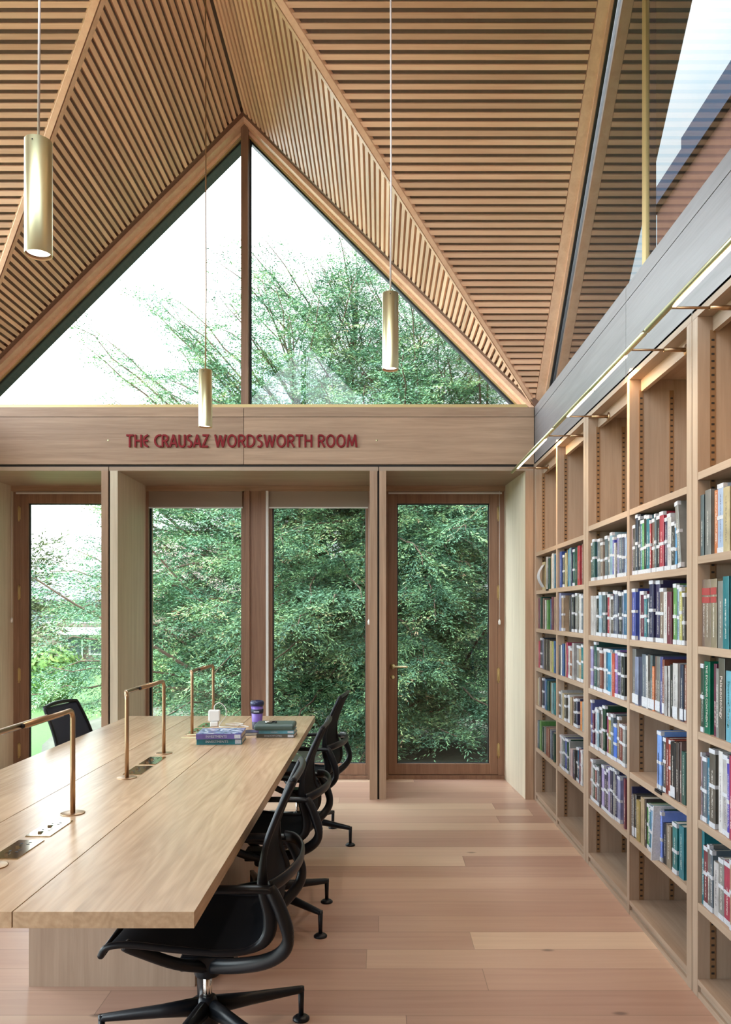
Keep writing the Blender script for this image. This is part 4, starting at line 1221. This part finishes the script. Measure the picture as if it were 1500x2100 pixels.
# ------------------------------------------------------------------ chairs
def chair_parts(root, seatm, backm):
    BK = M['black']
    prof = catmull([(0.265, 0, 0.405), (0.245, 0, 0.432), (0.18, 0, 0.440), (0.05, 0, 0.425), (-0.08, 0, 0.412), (-0.165, 0, 0.418), (-0.215, 0, 0.455),
                    (-0.222, 0, 0.52), (-0.200, 0, 0.60), (-0.205, 0, 0.70), (-0.240, 0, 0.80), (-0.285, 0, 0.895)], 5)
    n = len(prof)
    def hwid(i):
        t = i / (n - 1)
        if t < 0.5: return 0.225 + 0.010 * math.sin(t * PI * 2)
        return 0.228 - 0.050 * ((t - 0.5) / 0.5) ** 1.6
    for s in (-1, 1):
        pts = [Vector((p.x, s * hwid(i), p.z)) for i, p in enumerate(prof)]
        R_ = [0.010] * n; RY = [0.010 + 0.012 * math.sin(PI * min(1, max(0, (i / (n - 1) - 0.45) / 0.35))) for i in range(n)]
        MB().tube(pts, R_, 10, ry=RY, up=(0.7, 0, 0.7)).build('side_frame', BK, root)
    split = int(n * 0.5)
    def sheet(i0, i1, name, mat, th=0.005):
        mb = MB(); K = 8; vs = []; fs = []
        rows = list(range(i0, i1 + 1))
        for lay in (0, 1):
            for i in rows:
                p = prof[i]
                t = (prof[min(i + 1, n - 1)] - prof[max(i - 1, 0)]).normalized()
                nr = Vector((-t.z, 0, t.x))
                for k in range(K + 1):
                    y = (k / K * 2 - 1) * hwid(i)
                    sag = -0.012 * (1 - (k / K * 2 - 1) ** 2)
                    q = p + nr * (sag * -1 if False else sag) * (-1) + nr * (lay * th)
                    vs.append((q.x, y, q.z))
        nr_ = len(rows); W_ = K + 1; off = nr_ * W_
        for a in range(nr_ - 1):
            for k in range(K):
                fs.append((a * W_ + k, a * W_ + k + 1, (a + 1) * W_ + k + 1, (a + 1) * W_ + k))
                fs.append((off + a * W_ + k, off + (a + 1) * W_ + k, off + (a + 1) * W_ + k + 1, off + a * W_ + k + 1))
        for k in range(K):
            fs.append((k, k + 1, off + k + 1, off + k)); z = (nr_ - 1) * W_
            fs.append((z + k, z + k + 1, off + z + k + 1, off + z + k))
        mb._add(vs, fs, 0.5, 0, True)
        mb.build(name, mat, root)
    sheet(0, split, 'seat', seatm); sheet(split, n - 1, 'backrest', backm)
    # top and front rails
    wt = hwid(n - 1)
    MB().tube(catmull([(prof[-1].x, -wt, prof[-1].z), (prof[-1].x - .012, -wt * 0.5, prof[-1].z + 0.008), (prof[-1].x - 0.016, 0, prof[-1].z + 0.010), (prof[-1].x - .012, wt * 0.5, prof[-1].z + 0.008), (prof[-1].x, wt, prof[-1].z)], 4), 0.010, 10).build('top_rail', BK, root)
    MB().tube([(prof[0].x, -hwid(0), prof[0].z), (prof[0].x + .004, 0, prof[0].z - .004), (prof[0].x, hwid(0), prof[0].z)], 0.010, 10).build('front_rail', BK, root)
    for s in (-1, 1):
        pts = catmull([(-0.02, s * 0.03, 0.285), (-0.10, s * 0.10, 0.315), (-0.20, s * 0.205, 0.372), (-0.262, s * 0.262, 0.425), (-0.280, s * 0.276, 0.475), (-0.262, s * 0.275, 0.54), (-0.238, s * 0.268, 0.590), (-0.225, s * 0.262, 0.607)], 6)
        m_ = len(pts)
        MB().tube(pts, [0.017] * m_, 12, ry=[0.024 - 0.006 * i / m_ for i in range(m_)], up=(0, s * -0.3, 1)).build('arm_support', BK, root)
        pts = catmull([(-0.232, s * 0.262, 0.603), (-0.18, s * 0.262, 0.606), (-0.05, s * 0.264, 0.606), (0.075, s * 0.262, 0.602)], 4)
        MB().tube(pts, 0.022, 12, ry=0.011).build('armrest', BK, root)
        MB().tube(catmull([(-0.01, s * 0.02, 0.275), (0.08, s * 0.10, 0.325), (0.17, s * 0.19, 0.405), (0.20, s * 0.21, 0.43)], 5), 0.016, 10, ry=0.018).build('seat_bracket', BK, root)
    MB().tube(catmull([(-0.225, -0.255, 0.610), (-0.262, -0.20, 0.618), (-0.292, -0.10, 0.622), (-0.300, 0, 0.623), (-0.292, 0.10, 0.622), (-0.262, 0.20, 0.618), (-0.225, 0.255, 0.610)], 5), 0.008, 10, ry=0.020).build('back_band', BK, root)
    MB().tube([(0.0, 0, 0.245), (0.0, 0, 0.30)], 0.042, 14, up=(1, 0, 0)).box(-0.09, 0.08, -0.045, 0.045, 0.272, 0.318).build('mechanism', BK, root, bevel=0.006)
    MB().lathe([(0.022, -0.055), (0.024, -0.06), (0.024, -0.10), (0.020, -0.105)], (0.045, 0, 0.268), 16, 'Y').build('tilt_knob', BK, root)
    MB().lathe([(0.0145, 0.14), (0.0145, 0.26)], n=16).build('gas_lift', M['chrome'], root)
    MB().lathe([(0.030, 0.075), (0.036, 0.09), (0.036, 0.15), (0.026, 0.175), (0.018, 0.178)], n=20).build('base_hub', BK, root)
    for k in range(5):
        a = 2 * PI * k / 5
        ca, sa = math.cos(a), math.sin(a)
        lg = MB().tube([(0.025 * ca, 0.025 * sa, 0.142), (0.15 * ca, 0.15 * sa, 0.126), (0.333 * ca, 0.333 * sa, 0.104), (0.346 * ca, 0.346 * sa, 0.098)], [0.024, 0.018, 0.012, 0.010], 10, ry=[0.030, 0.021, 0.013, 0.010]) \
            .tube([(0.340 * ca, 0.340 * sa, 0.112), (0.340 * ca, 0.340 * sa, 0.010)], [0.011, 0.0085], 10, up=(1, 0, 0)).build('leg', BK, root)
        MB().lathe([(0.029, 0.0), (0.029, 0.006), (0.020, 0.013), (0.010, 0.016)], (0.340 * ca, 0.340 * sa, 0), 20).build('glide', BK, lg)
    # separate the base from the swivel part by rotation: base kept as built


def copy_tree(o, parent=None):
    c = o.copy(); S.collection.objects.link(c)
    if parent: c.parent = parent
    for chd in [q for q in bpy.data.objects if q.parent == o]:
        copy_tree(chd, c)
    return c


G = 'office chairs at the reading table'
c0 = empty('office_chair', (-0.548, 2.50, 0), PI + 0.03, 'black mesh office chair nearest the camera, tucked under table edge', 'chair', G)
chair_parts(c0, M['mesh'], M['mesh'])
BP = ('base_hub', 'leg')
c0_kids = [q for q in bpy.data.objects if q.parent == c0]


def spin_base(root, ang):
    for q in [q for q in bpy.data.objects if q.parent == root]:
        if q.name.split('.')[0] in ('leg',):
            q.rotation_euler = (0, 0, ang)


for (x, y, rz, sp_, lab) in ((-0.53, 3.58, PI - 0.02, math.radians(-142.9), 'black mesh office chair in the middle of the right-hand row of three'),
                             (-0.50, 4.80, PI - 0.10, math.radians(-119.7), 'black mesh office chair at far end of the right-hand row, by the window'),
                             (-1.455, 4.26, -0.08, 0.2, 'black chair, back tinted navy by painted light, alone on left side of table')):
    c = copy_tree(c0)
    c.location = (x, y, 0); c.rotation_euler = (0, 0, rz); c['label'] = lab
    spin_base(c, sp_)
    if x < -1:
        for q in [q for q in bpy.data.objects if q.parent == c and q.name.startswith('backrest')]:
            q.data = q.data.copy(); q.data.materials[0] = M['navy']  # only this backrest carries the painted navy light
spin_base(c0, math.radians(-146.7))

# ------------------------------------------------------------------ outdoors
M['lawn'] = plain('lawn_grass', (0.045, 0.125, 0.018), 0.9, noise=0.5, nscale=30)
M['soil'] = plain('soil_and_litter', (0.06, 0.065, 0.04), 0.95, noise=0.5, nscale=14)
M['paving'] = plain('pale_paving', (0.07, 0.07, 0.065), 0.8, noise=0.2, nscale=12)
GZ = -0.35
mb = MB(); mb.box(-60, 60, -40, 70, GZ - 0.5, GZ)
tag(mb.build('lawn', M['lawn']), 'bright green lawn seen through the far left door', 'lawn', None, 'structure')
mb = MB(); mb.box(-4.2, 3.2, YF + DW + 0.12, YF + DW + 0.6, GZ, GZ + 0.02)
tag(mb.build('terrace', M['paving']), 'paved terrace strip outside the glazed wall', 'terrace', None, 'structure')
tag(MB().lathe([(5.5, GZ), (5.2, GZ + 0.03), (0, GZ + 0.06)], (0.8, 12.0, 0), 40).build('soil_bed', M['soil']), 'bare brown soil under the yew tree', 'soil', None, 'structure')


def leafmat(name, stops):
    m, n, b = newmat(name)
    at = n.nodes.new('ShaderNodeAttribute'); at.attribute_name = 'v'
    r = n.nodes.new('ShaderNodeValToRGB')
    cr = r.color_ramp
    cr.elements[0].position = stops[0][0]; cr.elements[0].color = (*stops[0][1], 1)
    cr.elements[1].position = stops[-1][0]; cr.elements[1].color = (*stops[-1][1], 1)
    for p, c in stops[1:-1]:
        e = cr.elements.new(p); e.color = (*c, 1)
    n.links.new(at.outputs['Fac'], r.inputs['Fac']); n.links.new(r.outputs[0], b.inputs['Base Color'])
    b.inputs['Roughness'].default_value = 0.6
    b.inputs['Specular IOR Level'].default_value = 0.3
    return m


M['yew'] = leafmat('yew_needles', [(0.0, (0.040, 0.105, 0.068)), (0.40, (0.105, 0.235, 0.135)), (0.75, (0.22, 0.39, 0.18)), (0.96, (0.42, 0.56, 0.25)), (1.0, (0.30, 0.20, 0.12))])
M['bark'] = plain('reddish_bark', (0.14, 0.085, 0.062), 0.9, noise=0.4, nscale=30)
M['twig'] = plain('grey_twig', (0.30, 0.24, 0.18), 0.9, noise=0.3, nscale=30)


def unit(v): return v / (np.linalg.norm(v) + 1e-9)


def make_tree(name, base, leaders, envelope, nprim, seed, leafsize, twig_step, mat, label, az_range=(-200, 20), extra=()):
    """leaders: list of top points; primaries leave them outward, rise, then droop; sprays of needles hang off side branches"""
    r_ = np.random.default_rng(seed)
    wood_ = MB(); twg = MB()
    base = np.array(base, float)
    LP = []
    for top in leaders:
        top = np.array(top, float)
        k = np.linspace(0, 1, 9)[:, None]
        pts = base + (top - base) * k
        pts[1:-1] += r_.normal(0, 0.07, (7, 3)) * (1, 1, 0)
        H_ = top[2] - base[2]
        rad = list(0.17 * (1 - k[:, 0]) ** 0.8 * min(1, H_ / 5) + 0.012)
        wood_.tube([tuple(p) for p in pts], rad, 9)
        LP.append((pts, H_))
    sprays_p = []; sprays_d = []; sprays_t = []
    prim = []
    for i in range(nprim):
        pts, H_ = LP[r_.integers(len(LP))]
        f = r_.uniform(0.06, 0.985)
        idx = f * 8; a = int(idx); fr = idx - a
        st = pts[a] * (1 - fr) + pts[min(a + 1, 8)] * fr
        az = math.radians(r_.uniform(*az_range))
        d = np.array([math.cos(az), math.sin(az), 0])
        R_ = envelope(st[2], az) * r_.uniform(0.65, 1.05)
        prim.append((st, d, R_, f))
    for (st, d, R_, f) in extra:
        prim.append((np.array(st, float), unit(np.array(d, float)), R_, f))
    for (st, d, R_, f) in prim:
        m_ = max(5, int(R_ / 0.22))
        rise = r_.uniform(0.15, 0.75) + (0.5 if f > 0.75 else 0.0)
        droop = r_.uniform(0.15, 0.5) * (0.3 if f > 0.75 else 1)
        ts = np.linspace(0, 1, m_)
        pts = st + d * (R_ * ts)[:, None] + np.array([0, 0, 1.0]) * (R_ * (rise * ts - droop * ts ** 2))[:, None]
        pts += r_.normal(0, 0.025, pts.shape) * ts[:, None]
        wood_.tube([tuple(p) for p in pts], [0.004 + 0.030 * (1 - t) * min(1, R_ / 3) for t in ts], 5)
        tang = np.gradient(pts, axis=0)
        s_ = np.array([-d[1], d[0], 0])
        L_ = R_ * 1.05
        kk = int(L_ / 0.16)
        for j in range(kk):
            t = (j + r_.uniform(0, 1)) / kk
            t = 0.12 + 0.88 * t
            ii = min(int(t * (m_ - 1)), m_ - 2); fr = t * (m_ - 1) - ii
            p0 = pts[ii] * (1 - fr) + pts[ii + 1] * fr
            tg = unit(tang[ii])
            for sg in (-1, 1):
                ln = r_.uniform(0.25, 0.75) * (1.15 - 0.7 * t) * min(1.0, 0.35 + R_ / 2.5)
                dr = unit(tg * r_.uniform(0.5, 1.0) + s_ * sg * r_.uniform(0.5, 1.0) + np.array([0, 0, r_.uniform(-0.35, 0.35)]))
                nn_ = max(2, int(ln / twig_step))
                q = np.linspace(0.1, 1, nn_)
                sp = p0 + dr * (ln * q)[:, None] + np.array([0, 0, -0.35]) * (ln * q ** 2)[:, None]
                if ln > 0.42 and r_.random() < 0.35:
                    twg.tube([tuple(p0), tuple(sp[len(sp) // 2]), tuple(sp[-1])], [0.006, 0.004, 0.002], 3)
                tone = r_.beta(2, 2.6)
                for a in range(nn_):
                    sd = unit(np.cross(dr, [0, 0, 1]))
                    for g in (-1, 1):
                        sprays_p.append(sp[a]); sprays_d.append(unit(dr * 0.8 + sd * g * r_.uniform(0.3, 1.1) + np.array([0, 0, r_.uniform(-0.7, 0.25)])))
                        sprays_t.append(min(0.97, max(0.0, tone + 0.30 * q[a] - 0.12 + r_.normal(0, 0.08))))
    P = np.array(sprays_p); D = np.array(sprays_d); Tn = np.array(sprays_t)
    n = len(P); LQ = 10
    # each spray: a fan of LQ needles-clusters along its direction
    sd = np.cross(D, np.array([0, 0, 1.0])); sd /= (np.linalg.norm(sd, axis=1, keepdims=True) + 1e-9)
    V_ = []
    Tt = []
    for k in range(LQ):
        ln = leafsize * r_.uniform(0.7, 1.3, (n, 1))
        side = (1 if k % 2 else -1) * r_.uniform(0.35, 1.0, (n, 1)) * (0 if k == LQ - 1 else 1)
        dd = D + sd * side + r_.normal(0, 0.35, (n, 3)); dd /= np.linalg.norm(dd, axis=1, keepdims=True)
        p0 = P + D * (leafsize * 0.45 * k) + r_.normal(0, leafsize * 0.22, (n, 3))
        nr = r_.normal(0, 1, (n, 3)) + np.array([0, -0.2, 0.9]); ww = np.cross(dd, nr); ww /= (np.linalg.norm(ww, axis=1, keepdims=True) + 1e-9)
        ww = ww * (ln * r_.uniform(0.085, 0.15, (n, 1)))
        mid = p0 + dd * ln * 0.5
        tip = p0 + dd * ln
        V_.append(np.stack([p0, mid + ww, tip, mid - ww], axis=1)); Tt.append(Tn + r_.normal(0, 0.05, n))
    V_ = np.concatenate(V_).reshape(-1, 3); Tt = np.clip(np.concatenate(Tt), 0, 1)
    nf = len(V_) // 4
    me = bpy.data.meshes.new('foliage')
    me.vertices.add(len(V_)); me.vertices.foreach_set('co', V_.astype(np.float32).ravel())
    me.loops.add(nf * 4); me.loops.foreach_set('vertex_index', np.arange(nf * 4, dtype=np.int32))
    me.polygons.add(nf); me.polygons.foreach_set('loop_start', np.arange(0, nf * 4, 4, dtype=np.int32))
    at = me.attributes.new('v', 'FLOAT', 'FACE'); at.data.foreach_set('value', Tt.astype(np.float32))
    me.materials.append(mat); me.update(calc_edges=True)
    root = empty(name, (0, 0, 0), 0, label, 'tree')
    fo = bpy.data.objects.new('foliage', me); S.collection.objects.link(fo); fo.parent = root
    wood_.build('trunk', M['bark'], root)
    if twg.v: twg.build('twigs', M['twig'], root)
    pass
    return root


def env1(z, az):
    # crown radius at height z
    tab = [(-0.4, 2.6), (1.0, 3.4), (2.2, 3.5), (3.0, 2.9), (3.8, 2.0), (4.6, 1.35), (5.4, 0.8), (6.4, 0.3)]
    for (a, b) in zip(tab, tab[1:]):
        if z <= b[0]:
            t = (z - a[0]) / (b[0] - a[0]); r = a[1] + (b[1] - a[1]) * max(0, t); break
    else: r = 0.3
    # towards the building the crown is held back
    return r * (1 - 0.10 * max(0, -math.sin(az))) * (1 - 0.45 * max(0, math.cos(az)))


ex = [((-0.9, 10.5, 0.9), (-1, -0.10, 0), 3.6, 0.8), ((-1.0, 10.6, 3.2), (-1, -0.05, 0), 2.2, 0.8), ((-1.0, 10.7, 2.6), (-1, 0.0, 0), 2.9, 0.8)]
for q in range(34):
    ex.append(((-0.9 + rng.normal(0, 0.2), 10.6 + rng.normal(0, 0.3), rng.uniform(-0.3, 2.2)), (-1, rng.uniform(-0.5, 0.25), 0), rng.uniform(2.6, 3.8), 0.8 if q % 2 else 0.5))
for q in range(26):
    ex.append(((rng.uniform(-1.2, 1.6), 10.9, rng.uniform(-0.2, 0.6)), (rng.normal(0, 0.5), -1, 0), rng.uniform(1.8, 2.8), 0.3))
for q in range(12):
    ex.append(((rng.uniform(-1.3, -0.8), 10.7, rng.uniform(2.9, 3.7)), (-1, rng.uniform(-0.3, 0.2), 0), rng.uniform(1.3, 2.3), 0.8))
for q in range(44):
    ex.append(((rng.uniform(-1.2, 1.4), 10.9, rng.uniform(3.0, 5.3)), (rng.uniform(-1, 1), rng.uniform(-0.8, 0.2), 0), rng.uniform(0.8, 1.5), 0.9))
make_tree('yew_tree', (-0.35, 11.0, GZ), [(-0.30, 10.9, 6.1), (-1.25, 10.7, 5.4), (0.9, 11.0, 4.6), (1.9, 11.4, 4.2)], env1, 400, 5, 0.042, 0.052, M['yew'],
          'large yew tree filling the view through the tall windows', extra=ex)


def env2(z, az):
    return max(0.4, 3.0 * (1 - (z - 0.5) / 6.2))


make_tree('yew_tree', (4.0, 15.5, GZ), [(3.9, 15.4, 6.0), (5.4, 15.8, 5.2), (2.6, 15.8, 5.0)], env2, 60, 8, 0.10, 0.11, M['yew'],
          'darker yew tree farther back behind the right window corner')
M['birch'] = leafmat('pale_olive_leaves', [(0.0, (0.06, 0.085, 0.035)), (0.5, (0.10, 0.13, 0.05)), (1.0, (0.18, 0.20, 0.09))])


def env3(z, az): return 1.9 * max(0.3, math.sin(max(0.05, min(3.1, (z + 0.2) / 3.6 * PI))))


make_tree('garden_tree', (-10.9, 23.5, GZ), [(-10.9, 23.5, 2.6), (-12.0, 24.0, 2.2)], env3, 34, 3, 0.14, 0.16, M['birch'],
          'small pale olive tree beyond the lawn, seen through left door')


def shrub(x, y, w_, h_, seed, lab):
    r_ = np.random.default_rng(seed)
    n = 2600
    u = r_.normal(0, 1, (n, 3)); u /= np.linalg.norm(u, axis=1, keepdims=True)
    P = u * (w_ / 2, w_ / 2, h_ / 2) * r_.uniform(0.8, 1.03, (n, 1)) + (x, y, GZ + h_ * 0.5)
    mb = MB()
    for p, q in zip(P, u):
        a = unit(np.cross(q, r_.normal(0, 1, 3))) * 0.05; b = unit(np.cross(q, a)) * 0.028
        mb._add([tuple(p - a), tuple(p + b), tuple(p + a), tuple(p - b)], [(0, 1, 2, 3)], tone=float(np.clip(r_.beta(2, 2), 0, 1)))
    R = empty('shrub', (0, 0, 0), 0, lab, 'shrub')
    mb.build('foliage', M['lime'], R)
    MB().tube([(x, y, GZ), (x + .05, y, GZ + h_ * 0.7)], 0.03, 6).build('stem', M['bark'], R)


M['lime'] = leafmat('lime_leaves', [(0.0, (0.05, 0.12, 0.025)), (0.5, (0.10, 0.20, 0.035)), (1.0, (0.20, 0.30, 0.07))])
shrub(-6.2, 14.6, 1.5, 1.15, 21, 'lime green shrub behind the yew branches, left door view')
shrub(-4.3, 14.9, 1.3, 0.9, 22, 'lime green shrub lower and right of the other shrub')

# houses
def brickmat():
    m, n, b = newmat('buff_brick')
    t = n.nodes.new('ShaderNodeTexCoord'); br = n.nodes.new('ShaderNodeTexBrick')
    br.inputs['Scale'].default_value = 4.5
    br.inputs['Color1'].default_value = (0.22, 0.16, 0.12, 1); br.inputs['Color2'].default_value = (0.27, 0.20, 0.15, 1); br.inputs['Mortar'].default_value = (0.25, 0.23, 0.21, 1)
    mp = n.nodes.new('ShaderNodeMapping'); mp.inputs['Rotation'].default_value = (PI / 2, 0, 0)
    n.links.new(t.outputs['Object'], mp.inputs[0]); n.links.new(mp.outputs[0], br.inputs['Vector']); n.links.new(br.outputs[0], b.inputs['Base Color'])
    b.inputs['Roughness'].default_value = 0.9
    return m


def tilemat(name, c1, c2, mo, sc):
    m, n, b = newmat(name)
    t = n.nodes.new('ShaderNodeTexCoord'); br = n.nodes.new('ShaderNodeTexBrick')
    br.inputs['Scale'].default_value = sc; br.inputs['Color1'].default_value = (*c1, 1); br.inputs['Color2'].default_value = (*c2, 1); br.inputs['Mortar'].default_value = (*mo, 1)
    br.inputs['Mortar Size'].default_value = 0.03
    mp = n.nodes.new('ShaderNodeMapping'); mp.inputs['Rotation'].default_value = (PI / 2, 0, 0)
    n.links.new(t.outputs['Object'], mp.inputs[0]); n.links.new(mp.outputs[0], br.inputs['Vector']); n.links.new(br.outputs[0], b.inputs['Base Color'])
    b.inputs['Roughness'].default_value = 0.85
    return m


M['brick'] = brickmat()
M['tile'] = tilemat('red_brown_tiles', (0.26, 0.17, 0.14), (0.33, 0.235, 0.20), (0.17, 0.13, 0.12), 3.5)
M['slate'] = tilemat('grey_slates', (0.12, 0.12, 0.135), (0.16, 0.16, 0.175), (0.08, 0.08, 0.085), 3.5)
M['pane'] = plain('dark_house_pane', (0.10, 0.13, 0.15), 0.15)
YH = 27.0
Hs = empty('house', (-11, YH, GZ), 0, 'low buff brick house with grey slate roof beyond the left door', 'house')
Q = lambda p: (p[0] + 11, p[1] - YH, p[2] - GZ)
MB(Q).box(-18, -6.2, YH, YH + 7, GZ, 1.75).build('wall', M['brick'], Hs)
MB(Q).hexa([(-18.4, YH - 0.5, 1.65), (-5.8, YH - 0.5, 1.65), (-5.8, YH - 0.5, 1.8), (-18.4, YH - 0.5, 1.8)],
           [(-18.4, YH + 3.6, 2.75), (-5.8, YH + 3.6, 2.75), (-5.8, YH + 3.6, 2.9), (-18.4, YH + 3.6, 2.9)]).build('roof', M['slate'], Hs)
MB(Q).box(-11.2, -9.0, YH - 0.9, YH, 0.62, 0.86).build('canopy', M['white'], Hs)
for (a, b, z0, z1) in ((-12.0, -10.9, 1.0, 1.5), (-10.6, -9.5, 1.0, 1.5), (-11.0, -10.2, -0.3, 0.58), (-10.0, -9.2, -0.1, 0.55), (-9.0, -8.2, 0.0, 0.55)):
    wf = MB(Q).box(a, b, YH - 0.04, YH + 0.02, z0, z1).build('window', M['white'], Hs)
    MB(Q).box(a + 0.07, b - 0.07, YH - 0.05, YH - 0.03, z0 + 0.06, z1 - 0.06).build('pane', M['pane'], wf)
YH2 = 19.0
H2 = empty('house', (-4.5, YH2, GZ), 0, 'house with steep red-brown tiled roof behind the yew, centre left window', 'house')
Q2 = lambda p: (p[0] + 4.5, p[1] - YH2, p[2] - GZ)
MB(Q2).box(-6.4, -1.2, YH2, YH2 + 5, GZ, 1.7).build('wall', M['brick'], H2)
MB(Q2).hexa([(-6.5, YH2 - 0.3, 1.6), (-1.0, YH2 - 0.3, 1.6), (-1.0, YH2 - 0.3, 1.72), (-6.5, YH2 - 0.3, 1.72)],
            [(-5.9, YH2 + 2.0, 3.45), (-1.6, YH2 + 2.0, 3.45), (-1.6, YH2 + 2.0, 3.57), (-5.9, YH2 + 2.0, 3.57)]).build('roof', M['tile'], H2)

# neighbouring dark pavilion wall beyond the right clerestory
NB = empty('neighbour_building', (3.5, 6, GZ), 0, 'dark red-brown building with stepped parapet beyond right gable window', 'building')
Q3 = lambda p: (p[0] - 3.5, p[1] - 6, p[2] - GZ)
M['darkbrick'] = plain('dark_red_brown_cladding', (0.055, 0.030, 0.024), 0.9, spec=0.0, noise=0.3, nscale=6)
zt = CAMZ + 1.533 * 3.5
MB(Q3).box(3.5, 4.6, 1.0, 9.9, GZ, zt - 0.34).build('wall', M['darkbrick'], NB)
mb = MB(Q3); mb.box(3.42, 4.8, 1.0, 9.95, zt - 0.34, zt - 0.12)
for (a, b, hh) in ((1.0, 7.2, 0.16), (7.2, 8.9, 0.0)):
    mb.box(3.42, 4.8, a, b, zt - 0.12, zt + hh)
mb.build('parapet', plain('dark_lead_cladding', (0.022, 0.03, 0.045), 0.9, spec=0.0), NB)
